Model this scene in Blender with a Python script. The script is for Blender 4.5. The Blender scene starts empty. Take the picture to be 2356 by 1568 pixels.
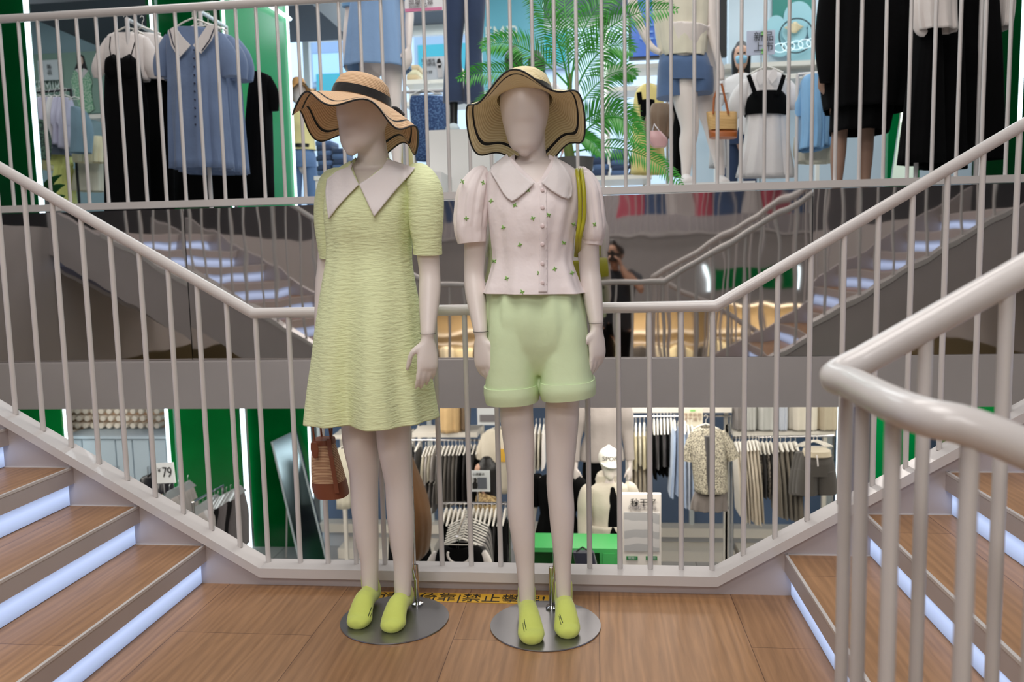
import bpy, bmesh, math, random
from mathutils import Vector as V, Matrix
from mathutils.bvhtree import BVHTree
random.seed(7)
scn = bpy.context.scene
COL = scn.collection
PI = math.pi
# ---------------- camera model: pixel of the 2356x1568 frame -> point in the place
FPX = 1850.0; CAM = V((0, 0, 1.19))
_y, _p, _r = math.radians(6.0), math.radians(5.8), math.radians(1.26)
F_ = V((-math.sin(_y)*math.cos(_p), math.cos(_y)*math.cos(_p), -math.sin(_p)))
R0 = V((math.cos(_y), math.sin(_y), 0)); U0 = R0.cross(F_)
R_ = R0*math.cos(_r) - U0*math.sin(_r); U_ = R0*math.sin(_r) + U0*math.cos(_r)
def ray(x, y): return F_*FPX + R_*(x-1178) + U_*(784-y)
def P(x, y, Y):
    d = ray(x, y); return CAM + d*(Y/d.y)
def PZ(x, y, z):
    d = ray(x, y); return CAM + d*((z-CAM.z)/d.z)
def M2P(Y): return FPX/Y      # rough pixels per metre at depth Y
# ---------------- materials
def lin(c):
    def f(u):
        u /= 255.0
        return u/12.92 if u <= .04045 else ((u+.055)/1.055)**2.4
    return (f(c[0]), f(c[1]), f(c[2]), 1)
MATS = {}
def mat(name, col, rough=.6, metal=0, bump=None, var=0, emit=0, trans=0, alpha=1, sheen=0, coat=0, varscale=6):
    if name in MATS: return MATS[name]
    m = bpy.data.materials.new(name); m.use_nodes = True; nt = m.node_tree; N = nt.nodes; L = nt.links
    b = N['Principled BSDF']; c = lin(col)
    b.inputs['Base Color'].default_value = c; b.inputs['Roughness'].default_value = rough
    b.inputs['Metallic'].default_value = metal
    if trans: b.inputs['Transmission Weight'].default_value = trans
    if alpha < 1: b.inputs['Alpha'].default_value = alpha
    if coat: b.inputs['Coat Weight'].default_value = coat
    if sheen: b.inputs['Sheen Weight'].default_value = sheen
    if emit: b.inputs['Emission Color'].default_value = c; b.inputs['Emission Strength'].default_value = emit
    tc = N.new('ShaderNodeTexCoord')
    if var:
        n = N.new('ShaderNodeTexNoise'); n.inputs['Scale'].default_value = varscale; L.new(tc.outputs['Object'], n.inputs['Vector'])
        mx = N.new('ShaderNodeMix'); mx.data_type = 'RGBA'
        mx.inputs[6].default_value = [v*(1-var) for v in c[:3]]+[1]; mx.inputs[7].default_value = [min(1, v*(1+var)) for v in c[:3]]+[1]
        L.new(n.outputs['Fac'], mx.inputs[0]); L.new(mx.outputs[2], b.inputs['Base Color'])
    if bump:
        sc, st, sx = bump[0], bump[1], (bump[2] if len(bump) > 2 else (1, 1, 1))
        mp = N.new('ShaderNodeMapping'); mp.inputs['Scale'].default_value = sx; L.new(tc.outputs['Object'], mp.inputs['Vector'])
        n2 = N.new('ShaderNodeTexNoise'); n2.inputs['Scale'].default_value = sc; n2.inputs['Detail'].default_value = 4
        L.new(mp.outputs[0], n2.inputs['Vector'])
        bp = N.new('ShaderNodeBump'); bp.inputs['Strength'].default_value = st; bp.inputs['Distance'].default_value = .01
        L.new(n2.outputs['Fac'], bp.inputs['Height']); L.new(bp.outputs[0], b.inputs['Normal'])
    MATS[name] = m; return m
def cloth(name, col, var=.12, **k):
    return mat(name, col, rough=.85, bump=(14, .5), var=var, sheen=.2, **k)
def stripes(name, c1, c2, scale, axis='X', rough=.8, sharp=.5):
    m = mat(name, c1, rough); nt = m.node_tree; N = nt.nodes; L = nt.links; b = N['Principled BSDF']
    tc = N.new('ShaderNodeTexCoord'); w = N.new('ShaderNodeTexWave'); w.bands_direction = axis; w.inputs['Scale'].default_value = scale
    L.new(tc.outputs['Object'], w.inputs['Vector']); cr = N.new('ShaderNodeValToRGB'); cr.color_ramp.interpolation = 'CONSTANT'
    cr.color_ramp.elements[0].color = lin(c1); cr.color_ramp.elements[1].color = lin(c2); cr.color_ramp.elements[1].position = sharp
    L.new(w.outputs['Fac'], cr.inputs[0]); L.new(cr.outputs[0], b.inputs['Base Color']); return m
def spots(name, c1, c2, scale, thr=.5, rough=.8):
    m = mat(name, c1, rough); nt = m.node_tree; N = nt.nodes; L = nt.links; b = N['Principled BSDF']
    tc = N.new('ShaderNodeTexCoord'); w = N.new('ShaderNodeTexNoise'); w.inputs['Scale'].default_value = scale; w.inputs['Detail'].default_value = 1
    L.new(tc.outputs['Object'], w.inputs['Vector']); cr = N.new('ShaderNodeValToRGB'); cr.color_ramp.interpolation = 'CONSTANT'
    cr.color_ramp.elements[0].color = lin(c1); cr.color_ramp.elements[1].color = lin(c2); cr.color_ramp.elements[1].position = thr
    L.new(w.outputs['Fac'], cr.inputs[0]); L.new(cr.outputs[0], b.inputs['Base Color']); return m
# ---------------- objects
ABS = {}
def thing(name, label, cat, loc, group=None):
    o = bpy.data.objects.new(name, None); o.empty_display_size = .05; COL.objects.link(o); o.location = loc
    o['label'] = label; o['category'] = cat
    if group: o['group'] = group
    ABS[o.name] = V(loc); return o
def tag(o, label, cat, group=None):
    o['label'] = label; o['category'] = cat
    if group: o['group'] = group
    return o
def struct(o): o['kind'] = 'structure'; return o
def copy_tree(o, parent=None, loc=None):
    c = o.copy(); COL.objects.link(c)
    if parent is not None: c.parent = parent
    for ch in list(o.children): copy_tree(ch, c)
    if loc is not None: c.location = loc; ABS[c.name] = V(loc)
    return c
class MB:
    def __init__(s): s.v = []; s.f = []; s.m = []; s.uv = None
    def add(s, vs, fs, mi=0):
        o = len(s.v); s.v += [V(p) for p in vs]; s.f += [tuple(i+o for i in f) for f in fs]; s.m += [mi]*len(fs); return s
    def box(s, a, b, mi=0):
        x0, y0, z0 = [min(a[i], b[i]) for i in range(3)]; x1, y1, z1 = [max(a[i], b[i]) for i in range(3)]
        return s.add([(x0,y0,z0),(x1,y0,z0),(x1,y1,z0),(x0,y1,z0),(x0,y0,z1),(x1,y0,z1),(x1,y1,z1),(x0,y1,z1)],
                     [(0,3,2,1),(4,5,6,7),(0,1,5,4),(1,2,6,5),(2,3,7,6),(3,0,4,7)], mi)
    def hexa(s, p, mi=0):      # 8 corners, bottom four then top four
        return s.add(p, [(0,3,2,1),(4,5,6,7),(0,1,5,4),(1,2,6,5),(2,3,7,6),(3,0,4,7)], mi)
    def rings(s, rs, close=True, cap=True, mi=0, ct=None, cb=None):
        n = len(rs[0]); o = len(s.v)
        for r in rs: s.v += [V(p) for p in r]
        for i in range(len(rs)-1):
            for j in range(n if close else n-1):
                k = (j+1) % n
                s.f.append((o+i*n+j, o+i*n+k, o+(i+1)*n+k, o+(i+1)*n+j)); s.m.append(mi)
        if cap and close:
            s.f.append(tuple(o+j for j in range(n))[::-1]); s.m.append(mi)
            e = o+(len(rs)-1)*n; s.f.append(tuple(e+j for j in range(n))); s.m.append(mi)
        return s
    def tube(s, pts, r, n=10, mi=0, cap=True, flat=1.0):
        pts = [V(p) for p in pts]; R = r if isinstance(r, (list, tuple)) else [r]*len(pts)
        rs = []; A = None
        for i, p in enumerate(pts):
            t = (pts[min(i+1, len(pts)-1)]-pts[max(i-1, 0)])
            if t.length < 1e-9: t = V((0, 0, 1))
            t.normalize()
            if A is None: A = t.orthogonal().normalized() if abs(t.x) > .9 else (V((1, 0, 0))-t*t.x).normalized()
            A = (A-t*A.dot(t)).normalized(); B = t.cross(A)
            rs.append([p+A*(R[i]*math.cos(a*2*PI/n))+B*(R[i]*flat*math.sin(a*2*PI/n)) for a in range(n)])
        return s.rings(rs, cap=cap, mi=mi)
    def chain(s, secs, n=20, sub=4, mi=0, ref=(1, 0, 0), round_=True, sq=1):   # secs: (pos, rx, ry)
        secs = [(V(a), b, c) for a, b, c in secs]; out = []
        m = len(secs)
        for i in range(m-1):
            p0, p1, p2, p3 = secs[max(i-1, 0)], secs[i], secs[i+1], secs[min(i+2, m-1)]
            for k in range(sub):
                t = k/sub
                def cr(a, b, c, d): return .5*((2*b)+(c-a)*t+(2*a-5*b+4*c-d)*t*t+(3*b-a-3*c+d)*t**3)
                out.append((cr(p0[0], p1[0], p2[0], p3[0]), cr(p0[1], p1[1], p2[1], p3[1]), cr(p0[2], p1[2], p2[2], p3[2])))
        out.append(secs[-1])
        if round_:
            t0 = (out[0][0]-out[1][0]).normalized(); t1 = (out[-1][0]-out[-2][0]).normalized()
            a, b = out[0], out[-1]
            out = [(a[0]+t0*min(a[1], a[2])*.75, a[1]*.45, a[2]*.45), (a[0]+t0*min(a[1], a[2])*.45, a[1]*.8, a[2]*.8)]+out+[(b[0]+t1*min(b[1], b[2])*.45, b[1]*.8, b[2]*.8), (b[0]+t1*min(b[1], b[2])*.75, b[1]*.45, b[2]*.45)]
        rs = []; ref = V(ref)
        for i, (p, rx, ry) in enumerate(out):
            t = out[min(i+1, len(out)-1)][0]-out[max(i-1, 0)][0]
            t = t.normalized() if t.length > 1e-9 else V((0, 0, 1))
            A = (ref-t*ref.dot(t)); A = A.normalized() if A.length > 1e-4 else t.orthogonal().normalized(); B = t.cross(A)
            rs.append([p+A*(rx*math.copysign(abs(math.cos(a*2*PI/n))**sq, math.cos(a*2*PI/n)))+B*(ry*math.copysign(abs(math.sin(a*2*PI/n))**sq, math.sin(a*2*PI/n))) for a in range(n)])
        return s.rings(rs, mi=mi)
    def lathe(s, prof, c, n=28, mi=0, cap=True):   # prof (r,z)
        c = V(c); return s.rings([[c+V((r*math.cos(a*2*PI/n), r*math.sin(a*2*PI/n), z)) for a in range(n)] for r, z in prof], mi=mi, cap=cap)
    def poly(s, pts, th=V((0, .004, 0)), mi=0):    # flat polygon given a thickness
        n = len(pts); pts = [V(p) for p in pts]; th = V(th); o = len(s.v)
        s.v += pts+[p+th for p in pts]
        s.f += [tuple(o+i for i in range(n)), tuple(o+n+i for i in range(n))[::-1]]; s.m += [mi]*2
        for i in range(n): s.f.append((o+i, o+n+i, o+n+(i+1) % n, o+(i+1) % n)); s.m.append(mi)
        return s
    def build(s, name, mats, parent=None, smooth=True, root=None, sub=0, origin=None, local=False):
        me = bpy.data.meshes.new(name)
        if parent is not None:
            off = V((0, 0, 0)) if local else ABS[parent.name]
        elif origin is not None: off = V(origin)
        else:
            xs = [p.x for p in s.v]; ys = [p.y for p in s.v]; zs = [p.z for p in s.v]
            off = V(((min(xs)+max(xs))/2, (min(ys)+max(ys))/2, min(zs)))
        me.from_pydata([p-off for p in s.v], [], s.f); me.update()
        for m in (mats if isinstance(mats, (list, tuple)) else [mats]): me.materials.append(m)
        me.polygons.foreach_set('material_index', s.m); me.polygons.foreach_set('use_smooth', [smooth]*len(s.f))
        bm = bmesh.new(); bm.from_mesh(me); bmesh.ops.recalc_face_normals(bm, faces=bm.faces); bm.to_mesh(me); bm.free()
        if smooth:
            try: me.set_sharp_from_angle(angle=math.radians(50))
            except Exception: pass
        o = bpy.data.objects.new(name, me); COL.objects.link(o)
        if parent is not None: o.parent = parent; ABS[o.name] = off
        else: o.location = off; ABS[o.name] = off
        if sub: md = o.modifiers.new('s', 'SUBSURF'); md.levels = sub; md.render_levels = sub
        return o
def bake(o, mods):        # apply modifiers into the object's mesh
    for t, kw in mods:
        md = o.modifiers.new(t, t)
        for k, v in kw.items(): setattr(md, k, v)
    dg = bpy.context.evaluated_depsgraph_get(); dg.update()
    me = bpy.data.meshes.new_from_object(o.evaluated_get(dg)); mats = list(o.data.materials)
    o.modifiers.clear(); o.data = me
    if not me.materials:
        for m in mats: me.materials.append(m)
    me.polygons.foreach_set('use_smooth', [True]*len(me.polygons)); return o
def bvh(objs):
    vs, fs = [], []
    for o in objs:
        k = len(vs); off = ABS[o.name]; vs += [v.co+off for v in o.data.vertices]; fs += [tuple(i+k for i in p.vertices) for p in o.data.polygons]
    return BVHTree.FromPolygons(vs, fs)
def text(name, s, size, loc, m, parent=None, rot=(PI/2, 0, 0), align='CENTER', ext=.001, sx=1):
    cu = bpy.data.curves.new(name, 'FONT'); cu.body = s; cu.size = size; cu.extrude = ext; cu.align_x = align; cu.align_y = 'CENTER'
    cu.materials.append(m); o = bpy.data.objects.new(name, cu); COL.objects.link(o)
    dg = bpy.context.evaluated_depsgraph_get(); dg.update(); me = bpy.data.meshes.new_from_object(o.evaluated_get(dg))
    bpy.data.objects.remove(o); o = bpy.data.objects.new(name, me); COL.objects.link(o); o.rotation_euler = rot; o.scale = (sx, 1, 1)
    if parent is not None: o.parent = parent; o.location = V(loc)-ABS[parent.name]
    else: o.location = loc
    ABS[o.name] = V(loc); return o
# ---------------- garments: rows (y, x_left, x_right) in pixels at distance Y, given real depth
def garment_mb(rows, Y, dep=.12, foldf=None, k=9, amp=.03, ph=0., n=72, sub=5, mb=None, top=.6, sq=.85, closed=True, mi=0, hem=0.):
    mb = mb or MB(); rr = []
    m = len(rows)
    for i in range(m-1):
        a, b, c, d = rows[max(i-1, 0)], rows[i], rows[i+1], rows[min(i+2, m-1)]
        for j in range(sub):
            t = j/sub; q = []
            for e in range(min(4, len(b), len(a), len(c), len(d))): q.append(.5*((2*b[e])+(c[e]-a[e])*t+(2*a[e]-5*b[e]+4*c[e]-d[e])*t*t+(3*b[e]-a[e]-3*c[e]+d[e])*t**3))
            rr.append(q)
    rr.append(list(rows[-1])); out = []; y0, y1 = rr[0][0], rr[-1][0]
    for q in rr:
        y, xl, xr = q[:3]
        L, R = P(xl, y, Y), P(xr, y, Y); t = (y-y0)/(y1-y0+1e-9); w = (R-L).length/2; d = q[3] if len(q) > 3 else dep*(top+(1-top)*min(1, t*2.5)); ring = []
        for a in range(n):
            th = a*2*PI/n; cs, sn = math.cos(th), math.sin(th)
            g = 1+foldf(th, t) if foldf else 1+amp*(.25+.75*t)*(math.sin(k*th+ph+1.3*t)+.5*math.sin((2*k+3)*th+ph*2))
            px = math.copysign(abs(cs)**sq, cs)*(1+(g-1)*.5); py = math.copysign(abs(sn)**sq, sn)*g
            ring.append(L.lerp(R, .5+.5*px)+V((0, py*d, -hem*t*math.sin(k*th+ph))))
        out.append(ring)
    mb.rings(out, cap=closed, mi=mi); return mb
def limb_mb(pts, Y, mb=None, flat=.8, n=18, mi=0, sub=4, sq=1):   # pts (x, y, r_px [, Y])
    mb = mb or MB(); secs = []
    for q in pts:
        yy = q[3] if len(q) > 3 else Y; c = P(q[0], q[1], yy); r = (P(q[0]+q[2], q[1], yy)-c).length; secs.append((c, r, r*flat))
    return mb.chain(secs, n=n, sub=sub, mi=mi, round_=False, sq=sq)
def poly_px(pts, Y, th=.004, mb=None, mi=0):
    mb = mb or MB(); mb.poly([P(x, y, Y) for x, y in pts], V((0, th, 0)), mi); return mb
def box_px(x0, y0, x1, y1, Y, dep, mb=None, mi=0):
    a, b, c, d = P(x0, y1, Y), P(x1, y1, Y), P(x0, y0, Y), P(x1, y0, Y); mb = mb or MB()
    x0_, x1_ = (a.x+c.x)/2, (b.x+d.x)/2; z0, z1 = (a.z+b.z)/2, (c.z+d.z)/2
    return mb.box((x0_, Y, z0), (x1_, Y+dep, z1), mi)
# ---------------- palette
steel = mat('white_coated_steel', (204, 199, 197), .32, var=.04, coat=.3)
greypaint = mat('grey_painted_panel', (172, 166, 165), .45, var=.05)
stringerM = mat('satin_stair_metal', (188, 180, 180), .38, var=.05, metal=.15)
white = mat('white_board', (225, 224, 222), .5, var=.03)
shelfw = mat('white_shelf_lacquer', (232, 226, 216), .4)
blackf = mat('black_fabric', (5, 5, 6), .95, bump=(14, .5)); blackf.node_tree.nodes['Principled BSDF'].inputs['Specular IOR Level'].default_value = .12; whitef = cloth('white_cotton', (216, 210, 208), var=.06)
chrome = mat('chrome', (205, 205, 208), .12, metal=1); black = mat('black_plastic', (18, 18, 20), .4)
led = mat('led_strip_light', (225, 245, 255), emit=3.2); mskin = mat('mannequin_shell', (222, 212, 207), .38, var=.04)
skin = mat('human_skin', (205, 160, 135), .55); hairM = mat('dark_hair', (22, 18, 18), .45, bump=(60, .5, (1, 1, .1)))
denim = cloth('blue_denim', (72, 96, 134), var=.25); denimd = cloth('dark_denim', (38, 54, 84), var=.25)
# ================= THE SETTING =================
FY = 2.79; UZ = 1.50; LZ = -2.60; MY = 4.27; SL = .588
def wood_mat():
    m = mat('oak_laminate', (190, 138, 92), .38); nt = m.node_tree; N = nt.nodes; L = nt.links; b = N['Principled BSDF']
    tc = N.new('ShaderNodeTexCoord'); mp = N.new('ShaderNodeMapping'); mp.inputs['Rotation'].default_value = (0, 0, PI/2)
    L.new(tc.outputs['Object'], mp.inputs[0])
    br = N.new('ShaderNodeTexBrick'); br.inputs['Scale'].default_value = 1; br.inputs['Brick Width'].default_value = 1.2; br.inputs['Row Height'].default_value = .46
    br.inputs['Mortar Size'].default_value = .0012; br.inputs['Color1'].default_value = lin((170, 130, 93)); br.inputs['Color2'].default_value = lin((156, 118, 84)); br.inputs['Mortar'].default_value = lin((95, 62, 40))
    L.new(mp.outputs[0], br.inputs['Vector'])
    m2 = N.new('ShaderNodeMapping'); m2.inputs['Scale'].default_value = (14, 1.0, 14); L.new(tc.outputs['Object'], m2.inputs[0])
    n = N.new('ShaderNodeTexNoise'); n.inputs['Scale'].default_value = 3.2; n.inputs['Detail'].default_value = 9; n.inputs['Distortion'].default_value = .8; L.new(m2.outputs[0], n.inputs['Vector'])
    m3 = N.new('ShaderNodeMapping'); m3.inputs['Scale'].default_value = (5, .5, 5); L.new(tc.outputs['Object'], m3.inputs[0])
    w = N.new('ShaderNodeTexWave'); w.inputs['Scale'].default_value = 2.2; w.inputs['Distortion'].default_value = 9; w.inputs['Detail'].default_value = 3; w.inputs['Detail Scale'].default_value = 1.2; L.new(m3.outputs[0], w.inputs['Vector'])
    ad = N.new('ShaderNodeMath'); ad.operation = 'ADD'; L.new(n.outputs['Fac'], ad.inputs[0])
    ml = N.new('ShaderNodeMath'); ml.operation = 'MULTIPLY'; ml.inputs[1].default_value = .22; L.new(w.outputs['Fac'], ml.inputs[0]); L.new(ml.outputs[0], ad.inputs[1])
    mx = N.new('ShaderNodeMix'); mx.data_type = 'RGBA'; mx.blend_type = 'MULTIPLY'; cr = N.new('ShaderNodeValToRGB')
    cr.color_ramp.elements[0].position = .35; cr.color_ramp.elements[0].color = (.72, .68, .63, 1); cr.color_ramp.elements[1].position = .95; cr.color_ramp.elements[1].color = (1.15, 1.12, 1.08, 1)
    L.new(ad.outputs[0], cr.inputs[0]); mx.inputs[0].default_value = 1; L.new(br.outputs['Color'], mx.inputs[6]); L.new(cr.outputs[0], mx.inputs[7]); L.new(mx.outputs[2], b.inputs['Base Color'])
    bp = N.new('ShaderNodeBump'); bp.inputs['Strength'].default_value = .15; bp.inputs['Distance'].default_value = .003; L.new(ad.outputs[0], bp.inputs['Height']); L.new(bp.outputs[0], b.inputs['Normal'])
    return m
wood = wood_mat()
lightp = mat('frosted_riser_light', (176, 196, 236), emit=.95)
def riser_light_mat():   # frosted panel lit by a lamp strip: brightest along its middle
    m = lightp; nt = m.node_tree; N = nt.nodes; L = nt.links; b = N['Principled BSDF']; tc = N.new('ShaderNodeTexCoord')
    sp = N.new('ShaderNodeSeparateXYZ'); L.new(tc.outputs['Generated'], sp.inputs[0]); cr = N.new('ShaderNodeValToRGB'); e = cr.color_ramp.elements
    e[0].position = 0; e[0].color = (.45, .45, .45, 1); e[1].position = 1; e[1].color = (.25, .25, .25, 1); k = e.new(.5); k.color = (1.25, 1.25, 1.25, 1)
    L.new(sp.outputs['Z'], cr.inputs[0]); L.new(cr.outputs[0], b.inputs['Emission Strength'])
riser_light_mat()
fl = MB().box((-1.500, .0, -.16), (.680, 2.79, 0)).build('floor', wood, smooth=False, origin=(0, 0, 0)); struct(fl)
tilew = mat('pale_stone_tile', (190, 192, 194), .3, var=.05)
def tile():
    m = mat('grey_floor_tile', (176, 176, 176), .25); nt = m.node_tree; N = nt.nodes; L = nt.links; b = N['Principled BSDF']
    tc = N.new('ShaderNodeTexCoord'); br = N.new('ShaderNodeTexBrick'); br.inputs['Scale'].default_value = 1; br.inputs['Brick Width'].default_value = .6; br.inputs['Row Height'].default_value = .6; br.offset = 0
    br.inputs['Mortar Size'].default_value = .004; br.inputs['Color1'].default_value = lin((170, 170, 172)); br.inputs['Color2'].default_value = lin((184, 183, 183)); br.inputs['Mortar'].default_value = lin((90, 90, 90))
    L.new(tc.outputs['Object'], br.inputs['Vector']); L.new(br.outputs['Color'], b.inputs['Base Color']); return m
tileM = tile()
struct(MB().box((-16, -13, LZ-.15), (12, 16, LZ)).build('floor', tileM, smooth=False, origin=(0, 0, 0)))
ceilM = mat('shop_ceiling', (120, 122, 126), .7)
# upper storey slabs round the well, each with its painted edge beam
def slab(x0, y0, x1, y1):
    struct(MB().box((x0, y0, .41), (x1, y1, UZ-.02)).build('floor', ceilM, smooth=False, origin=(0, 0, 0)))
    struct(MB().box((x0, y0, UZ-.02), (x1, y1, UZ)).build('floor', tileM, smooth=False, origin=(0, 0, 0)))
slab(-16, MY+.08, 12, 13.1); slab(-16, -4.35, -4.0, MY+.08); slab(3.35, -4.35, 12, MY+.08); slab(-16, -13, 12, -4.35)
struct(MB().box((-16, -13, 4.9), (12, 13.1, 5.0)).build('ceiling', mat('dark_service_ceiling', (92, 95, 100), .8), smooth=False, origin=(0, 0, 0)))
# painted beam below the mirror band
struct(MB().box((-4.0, MY-.056, .40), (3.35, MY+.08, .662)).build('trim_1', greypaint, smooth=False))
struct(MB().box((-3.995, -4.33, .40), (3.35, -4.36, 1.5)).build('trim_2', greypaint, smooth=False))
struct(MB().box((-4.03, -4.33, .40), (-3.998, MY, 1.5)).build('trim_3', greypaint, smooth=False))
struct(MB().box((3.345, -4.33, .40), (3.38, MY, 1.5)).build('trim_4', greypaint, smooth=False))
# mirror band: three polished panels, slightly wavy towards the top
mirM = mat('polished_steel_mirror', (206, 200, 196), .03, metal=1)
nt = mirM.node_tree; N = nt.nodes; L = nt.links
tc = N.new('ShaderNodeTexCoord'); mp = N.new('ShaderNodeMapping'); mp.inputs['Scale'].default_value = (2.2, 1, 1.2); L.new(tc.outputs['Object'], mp.inputs[0])
nz = N.new('ShaderNodeTexNoise'); nz.inputs['Scale'].default_value = 2.3; nz.inputs['Detail'].default_value = 1.0; L.new(mp.outputs[0], nz.inputs['Vector'])
bp = N.new('ShaderNodeBump'); bp.inputs['Strength'].default_value = .22; bp.inputs['Distance'].default_value = .006; L.new(nz.outputs['Fac'], bp.inputs['Height']); L.new(bp.outputs[0], N['Principled BSDF'].inputs['Normal'])
for i, (a, b, ya_, yb_) in enumerate([(-4.0, -2.27, 4.262, 4.30), (-2.265, 1.088, 4.30, 4.222), (1.093, 3.34, 4.222, 4.262)]):
    e_ = .012
    o = MB().add([(a, ya_, .664), (b, yb_, .664), (b, yb_, 1.507), (a, ya_, 1.507), (a, ya_+e_, .664), (b, yb_+e_, .664), (b, yb_+e_, 1.507), (a, ya_+e_, 1.507)],
        [(0, 1, 2, 3), (5, 4, 7, 6), (0, 4, 5, 1), (1, 5, 6, 2), (2, 6, 7, 3), (3, 7, 4, 0)]).build('mirror_panel', mirM, smooth=False)
    tag(o, ['polished mirror panel under the upper floor, behind the left stair', 'long central polished mirror panel reflecting both stairs and the photographer', 'polished mirror panel under the upper floor, behind the right stair'][i], 'mirror')
# ---------------- stairs
def staircase(sg, X0, lab, going):
    t = thing('staircase', lab, 'stairs', (X0, 2.0, 0))
    yb, yf = 2.79, 1.31; RH = .148
    for k in range(10):
        xa = X0+sg*going*k; xb = X0+sg*going*(k+1)+sg*.03; z0, z1 = RH*k, RH*(k+1)
        s = MB().box((xa, yf, z1-.012), (xb, yb, z1)).build('tread', wood, t, smooth=False)
        MB().box((xa-sg*.006, yf, z1-.062), (xa+sg*.006, yb, z1-.006)).build('nosing', stringerM, s, smooth=False)
        MB().box((xa-sg*.007, yf, z1-.006), (xa+sg*.003, yb, z1+.003)).build('edge_trim', steel, s, smooth=False)
        MB().box((xa, yb-.006, z1-.002), (xb, yb, z1+.003)).build('edge_trim', steel, s, smooth=False)
        MB().box((xa+sg*.016, yf, z0+.003), (xa+sg*.022, yb-.004, z1-.05)).build('light_panel', lightp, t, smooth=False)
    XE = X0+sg*going*10
    for (ya, yc, nm) in ((2.79, 2.86, 'stringer'), (1.26, 1.31, 'stringer')):
        m = MB(); x1 = X0+sg*(-.24); m.add([], [])
        pr = [(x1, 0), (XE, (abs(XE-x1))*SL), (XE, (abs(XE-x1))*SL-.36), (X0+sg*.2, -.16), (x1, -.16)]
        pr = [(x, z+.03) if z >= 0 else (x, z) for x, z in pr]
        m.poly([V((x, ya, z)) for x, z in pr], V((0, yc-ya, 0))); m.build(nm, stringerM, t, smooth=False)
    MB().poly([V((X0-sg*.01, 1.31, -.16)), V((XE, 1.31, (XE-X0)*sg*SL-.30)), V((XE, 1.31, (XE-X0)*sg*SL-.27)), V((X0-sg*.01, 1.31, -.13))], V((0, 1.48, 0))).build('soffit', greypaint, t, smooth=False)
    return t
staircase(-1, -1.472, 'wooden stair climbing to the left with glowing risers', .253)
staircase(1, .651, 'wooden stair climbing to the right behind the near handrail, glowing risers', .262)
# curb of the landing
struct(MB().box((-1.232, 2.79, -.16), (.411, 2.858, .036)).build('trim_5', stringerM, smooth=False))
# back balustrade: coping, handrail, balusters
XL, XR = -1.25, .412; HZ = 1.014
t = thing('stair_railing', 'long white railing at the back of the landing, rising along both stairs', 'railing', (-.4, 2.83, 0))
xe = 2.35
cop = [(XL-xe, .036+xe*SL), (XL, .036), (XR, .036), (XR+xe, .036+xe*SL)]
m = MB()
for (a, b) in zip(cop, cop[1:]):
    m.hexa([(a[0], 2.765, a[1]), (b[0], 2.765, b[1]), (b[0], 2.865, b[1]), (a[0], 2.865, a[1]), (a[0], 2.765, a[1]+.036), (b[0], 2.765, b[1]+.036), (b[0], 2.865, b[1]+.036), (a[0], 2.865, a[1]+.036)])
m.build('bottom_rail', steel, t, smooth=False)
hr = [(XL-xe, HZ+xe*SL), (XL, HZ), (XR, HZ), (XR+xe, HZ+xe*SL)]
MB().tube([(x, 2.83, z) for x, z in hr], .0205, 18).build('handrail', steel, t)
bx = XR-.0105+.109*0
xs = [.402+.1085*k for k in range(-16, 22)] + [-1.2415-.1085*k for k in range(0, 21)]
xs = sorted(set(round(x, 3) for x in xs if x > -1.24 or x <= -1.24)); xs = [x for i, x in enumerate(xs) if i == 0 or x-xs[i-1] > .06]
for x in xs:
    e = max(0, XL-x, x-XR)*SL
    MB().tube([(x, 2.83, .07+e), (x, 2.83, HZ-.01+e)], .0095, 12).build('baluster', steel, t)
# near balustrade that wraps the landing corner
t = thing('stair_railing', 'thick blurred white railing in the near right corner, wrapping the landing edge', 'railing', (.5, 1.1, 0))
A = [(.371+2.3, 1.285, 1.0+2.3*SL), (.371+.04, 1.285, 1.0+.022), (.365, 1.27, 1.0), (.372, 1.20, .998), (.376, 1.05, .995), (.392, .985, .992), (.43, .965, .985), (.50, .955, .955), (.62, .945, .89), (1.9, .945, .89-1.28*SL)]
def smooth_path(p, s=5):
    o = []; n = len(p)
    for i in range(n-1):
        a, b, c, d = [V(p[j]) for j in (max(i-1, 0), i, i+1, min(i+2, n-1))]
        for k in range(s):
            u = k/s; o.append(.5*((2*b)+(c-a)*u+(2*a-5*b+4*c-d)*u*u+(3*b-a-3*c+d)*u**3))
    return o+[V(p[-1])]
MB().tube([A[0]]+smooth_path(A[1:9], 4)+[A[9]], .0235, 20).build('handrail', steel, t)
def nb(x, y, z0, z1): MB().tube([(x, y, z0), (x, y, z1)], .0105, 12).build('baluster', steel, t)
for k in range(18): x = .388+.115*k; nb(x, 1.285, max(-.02, (x-.651)*SL)+.04, 1.0+(x-.371)*SL)
nb(.372, 1.16, 0, .99); nb(.378, 1.06, 0, .985); nb(.43, .965, 0, .975)
for k in range(10): x = .50+.115*k; nb(x, .95, -(x-.45)*SL-.1, .955-(x-.50)*SL)
# the lower flight going down on the near right
t = thing('staircase', 'lower stair descending beside the near handrail', 'stairs', (1.2, .3, -1))
for k in range(14):
    xa = .655+.262*k; z1 = -.148*(k+1)
    MB().box((xa, -.6, z1-.02), (xa+.29, .93, z1)).build('tread', wood, t, smooth=False)
    MB().box((xa, -.6, z1), (xa+.006, .93, z1+.13)).build('light_panel', lightp, t, smooth=False)
MB().poly([V((.655, .93, 0)), V((4.3, .93, -2.06)), V((4.3, .93, -2.29)), V((.655, .93, -.3))], V((0, .04, 0))).build('stringer', stringerM, t, smooth=False)
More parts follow.
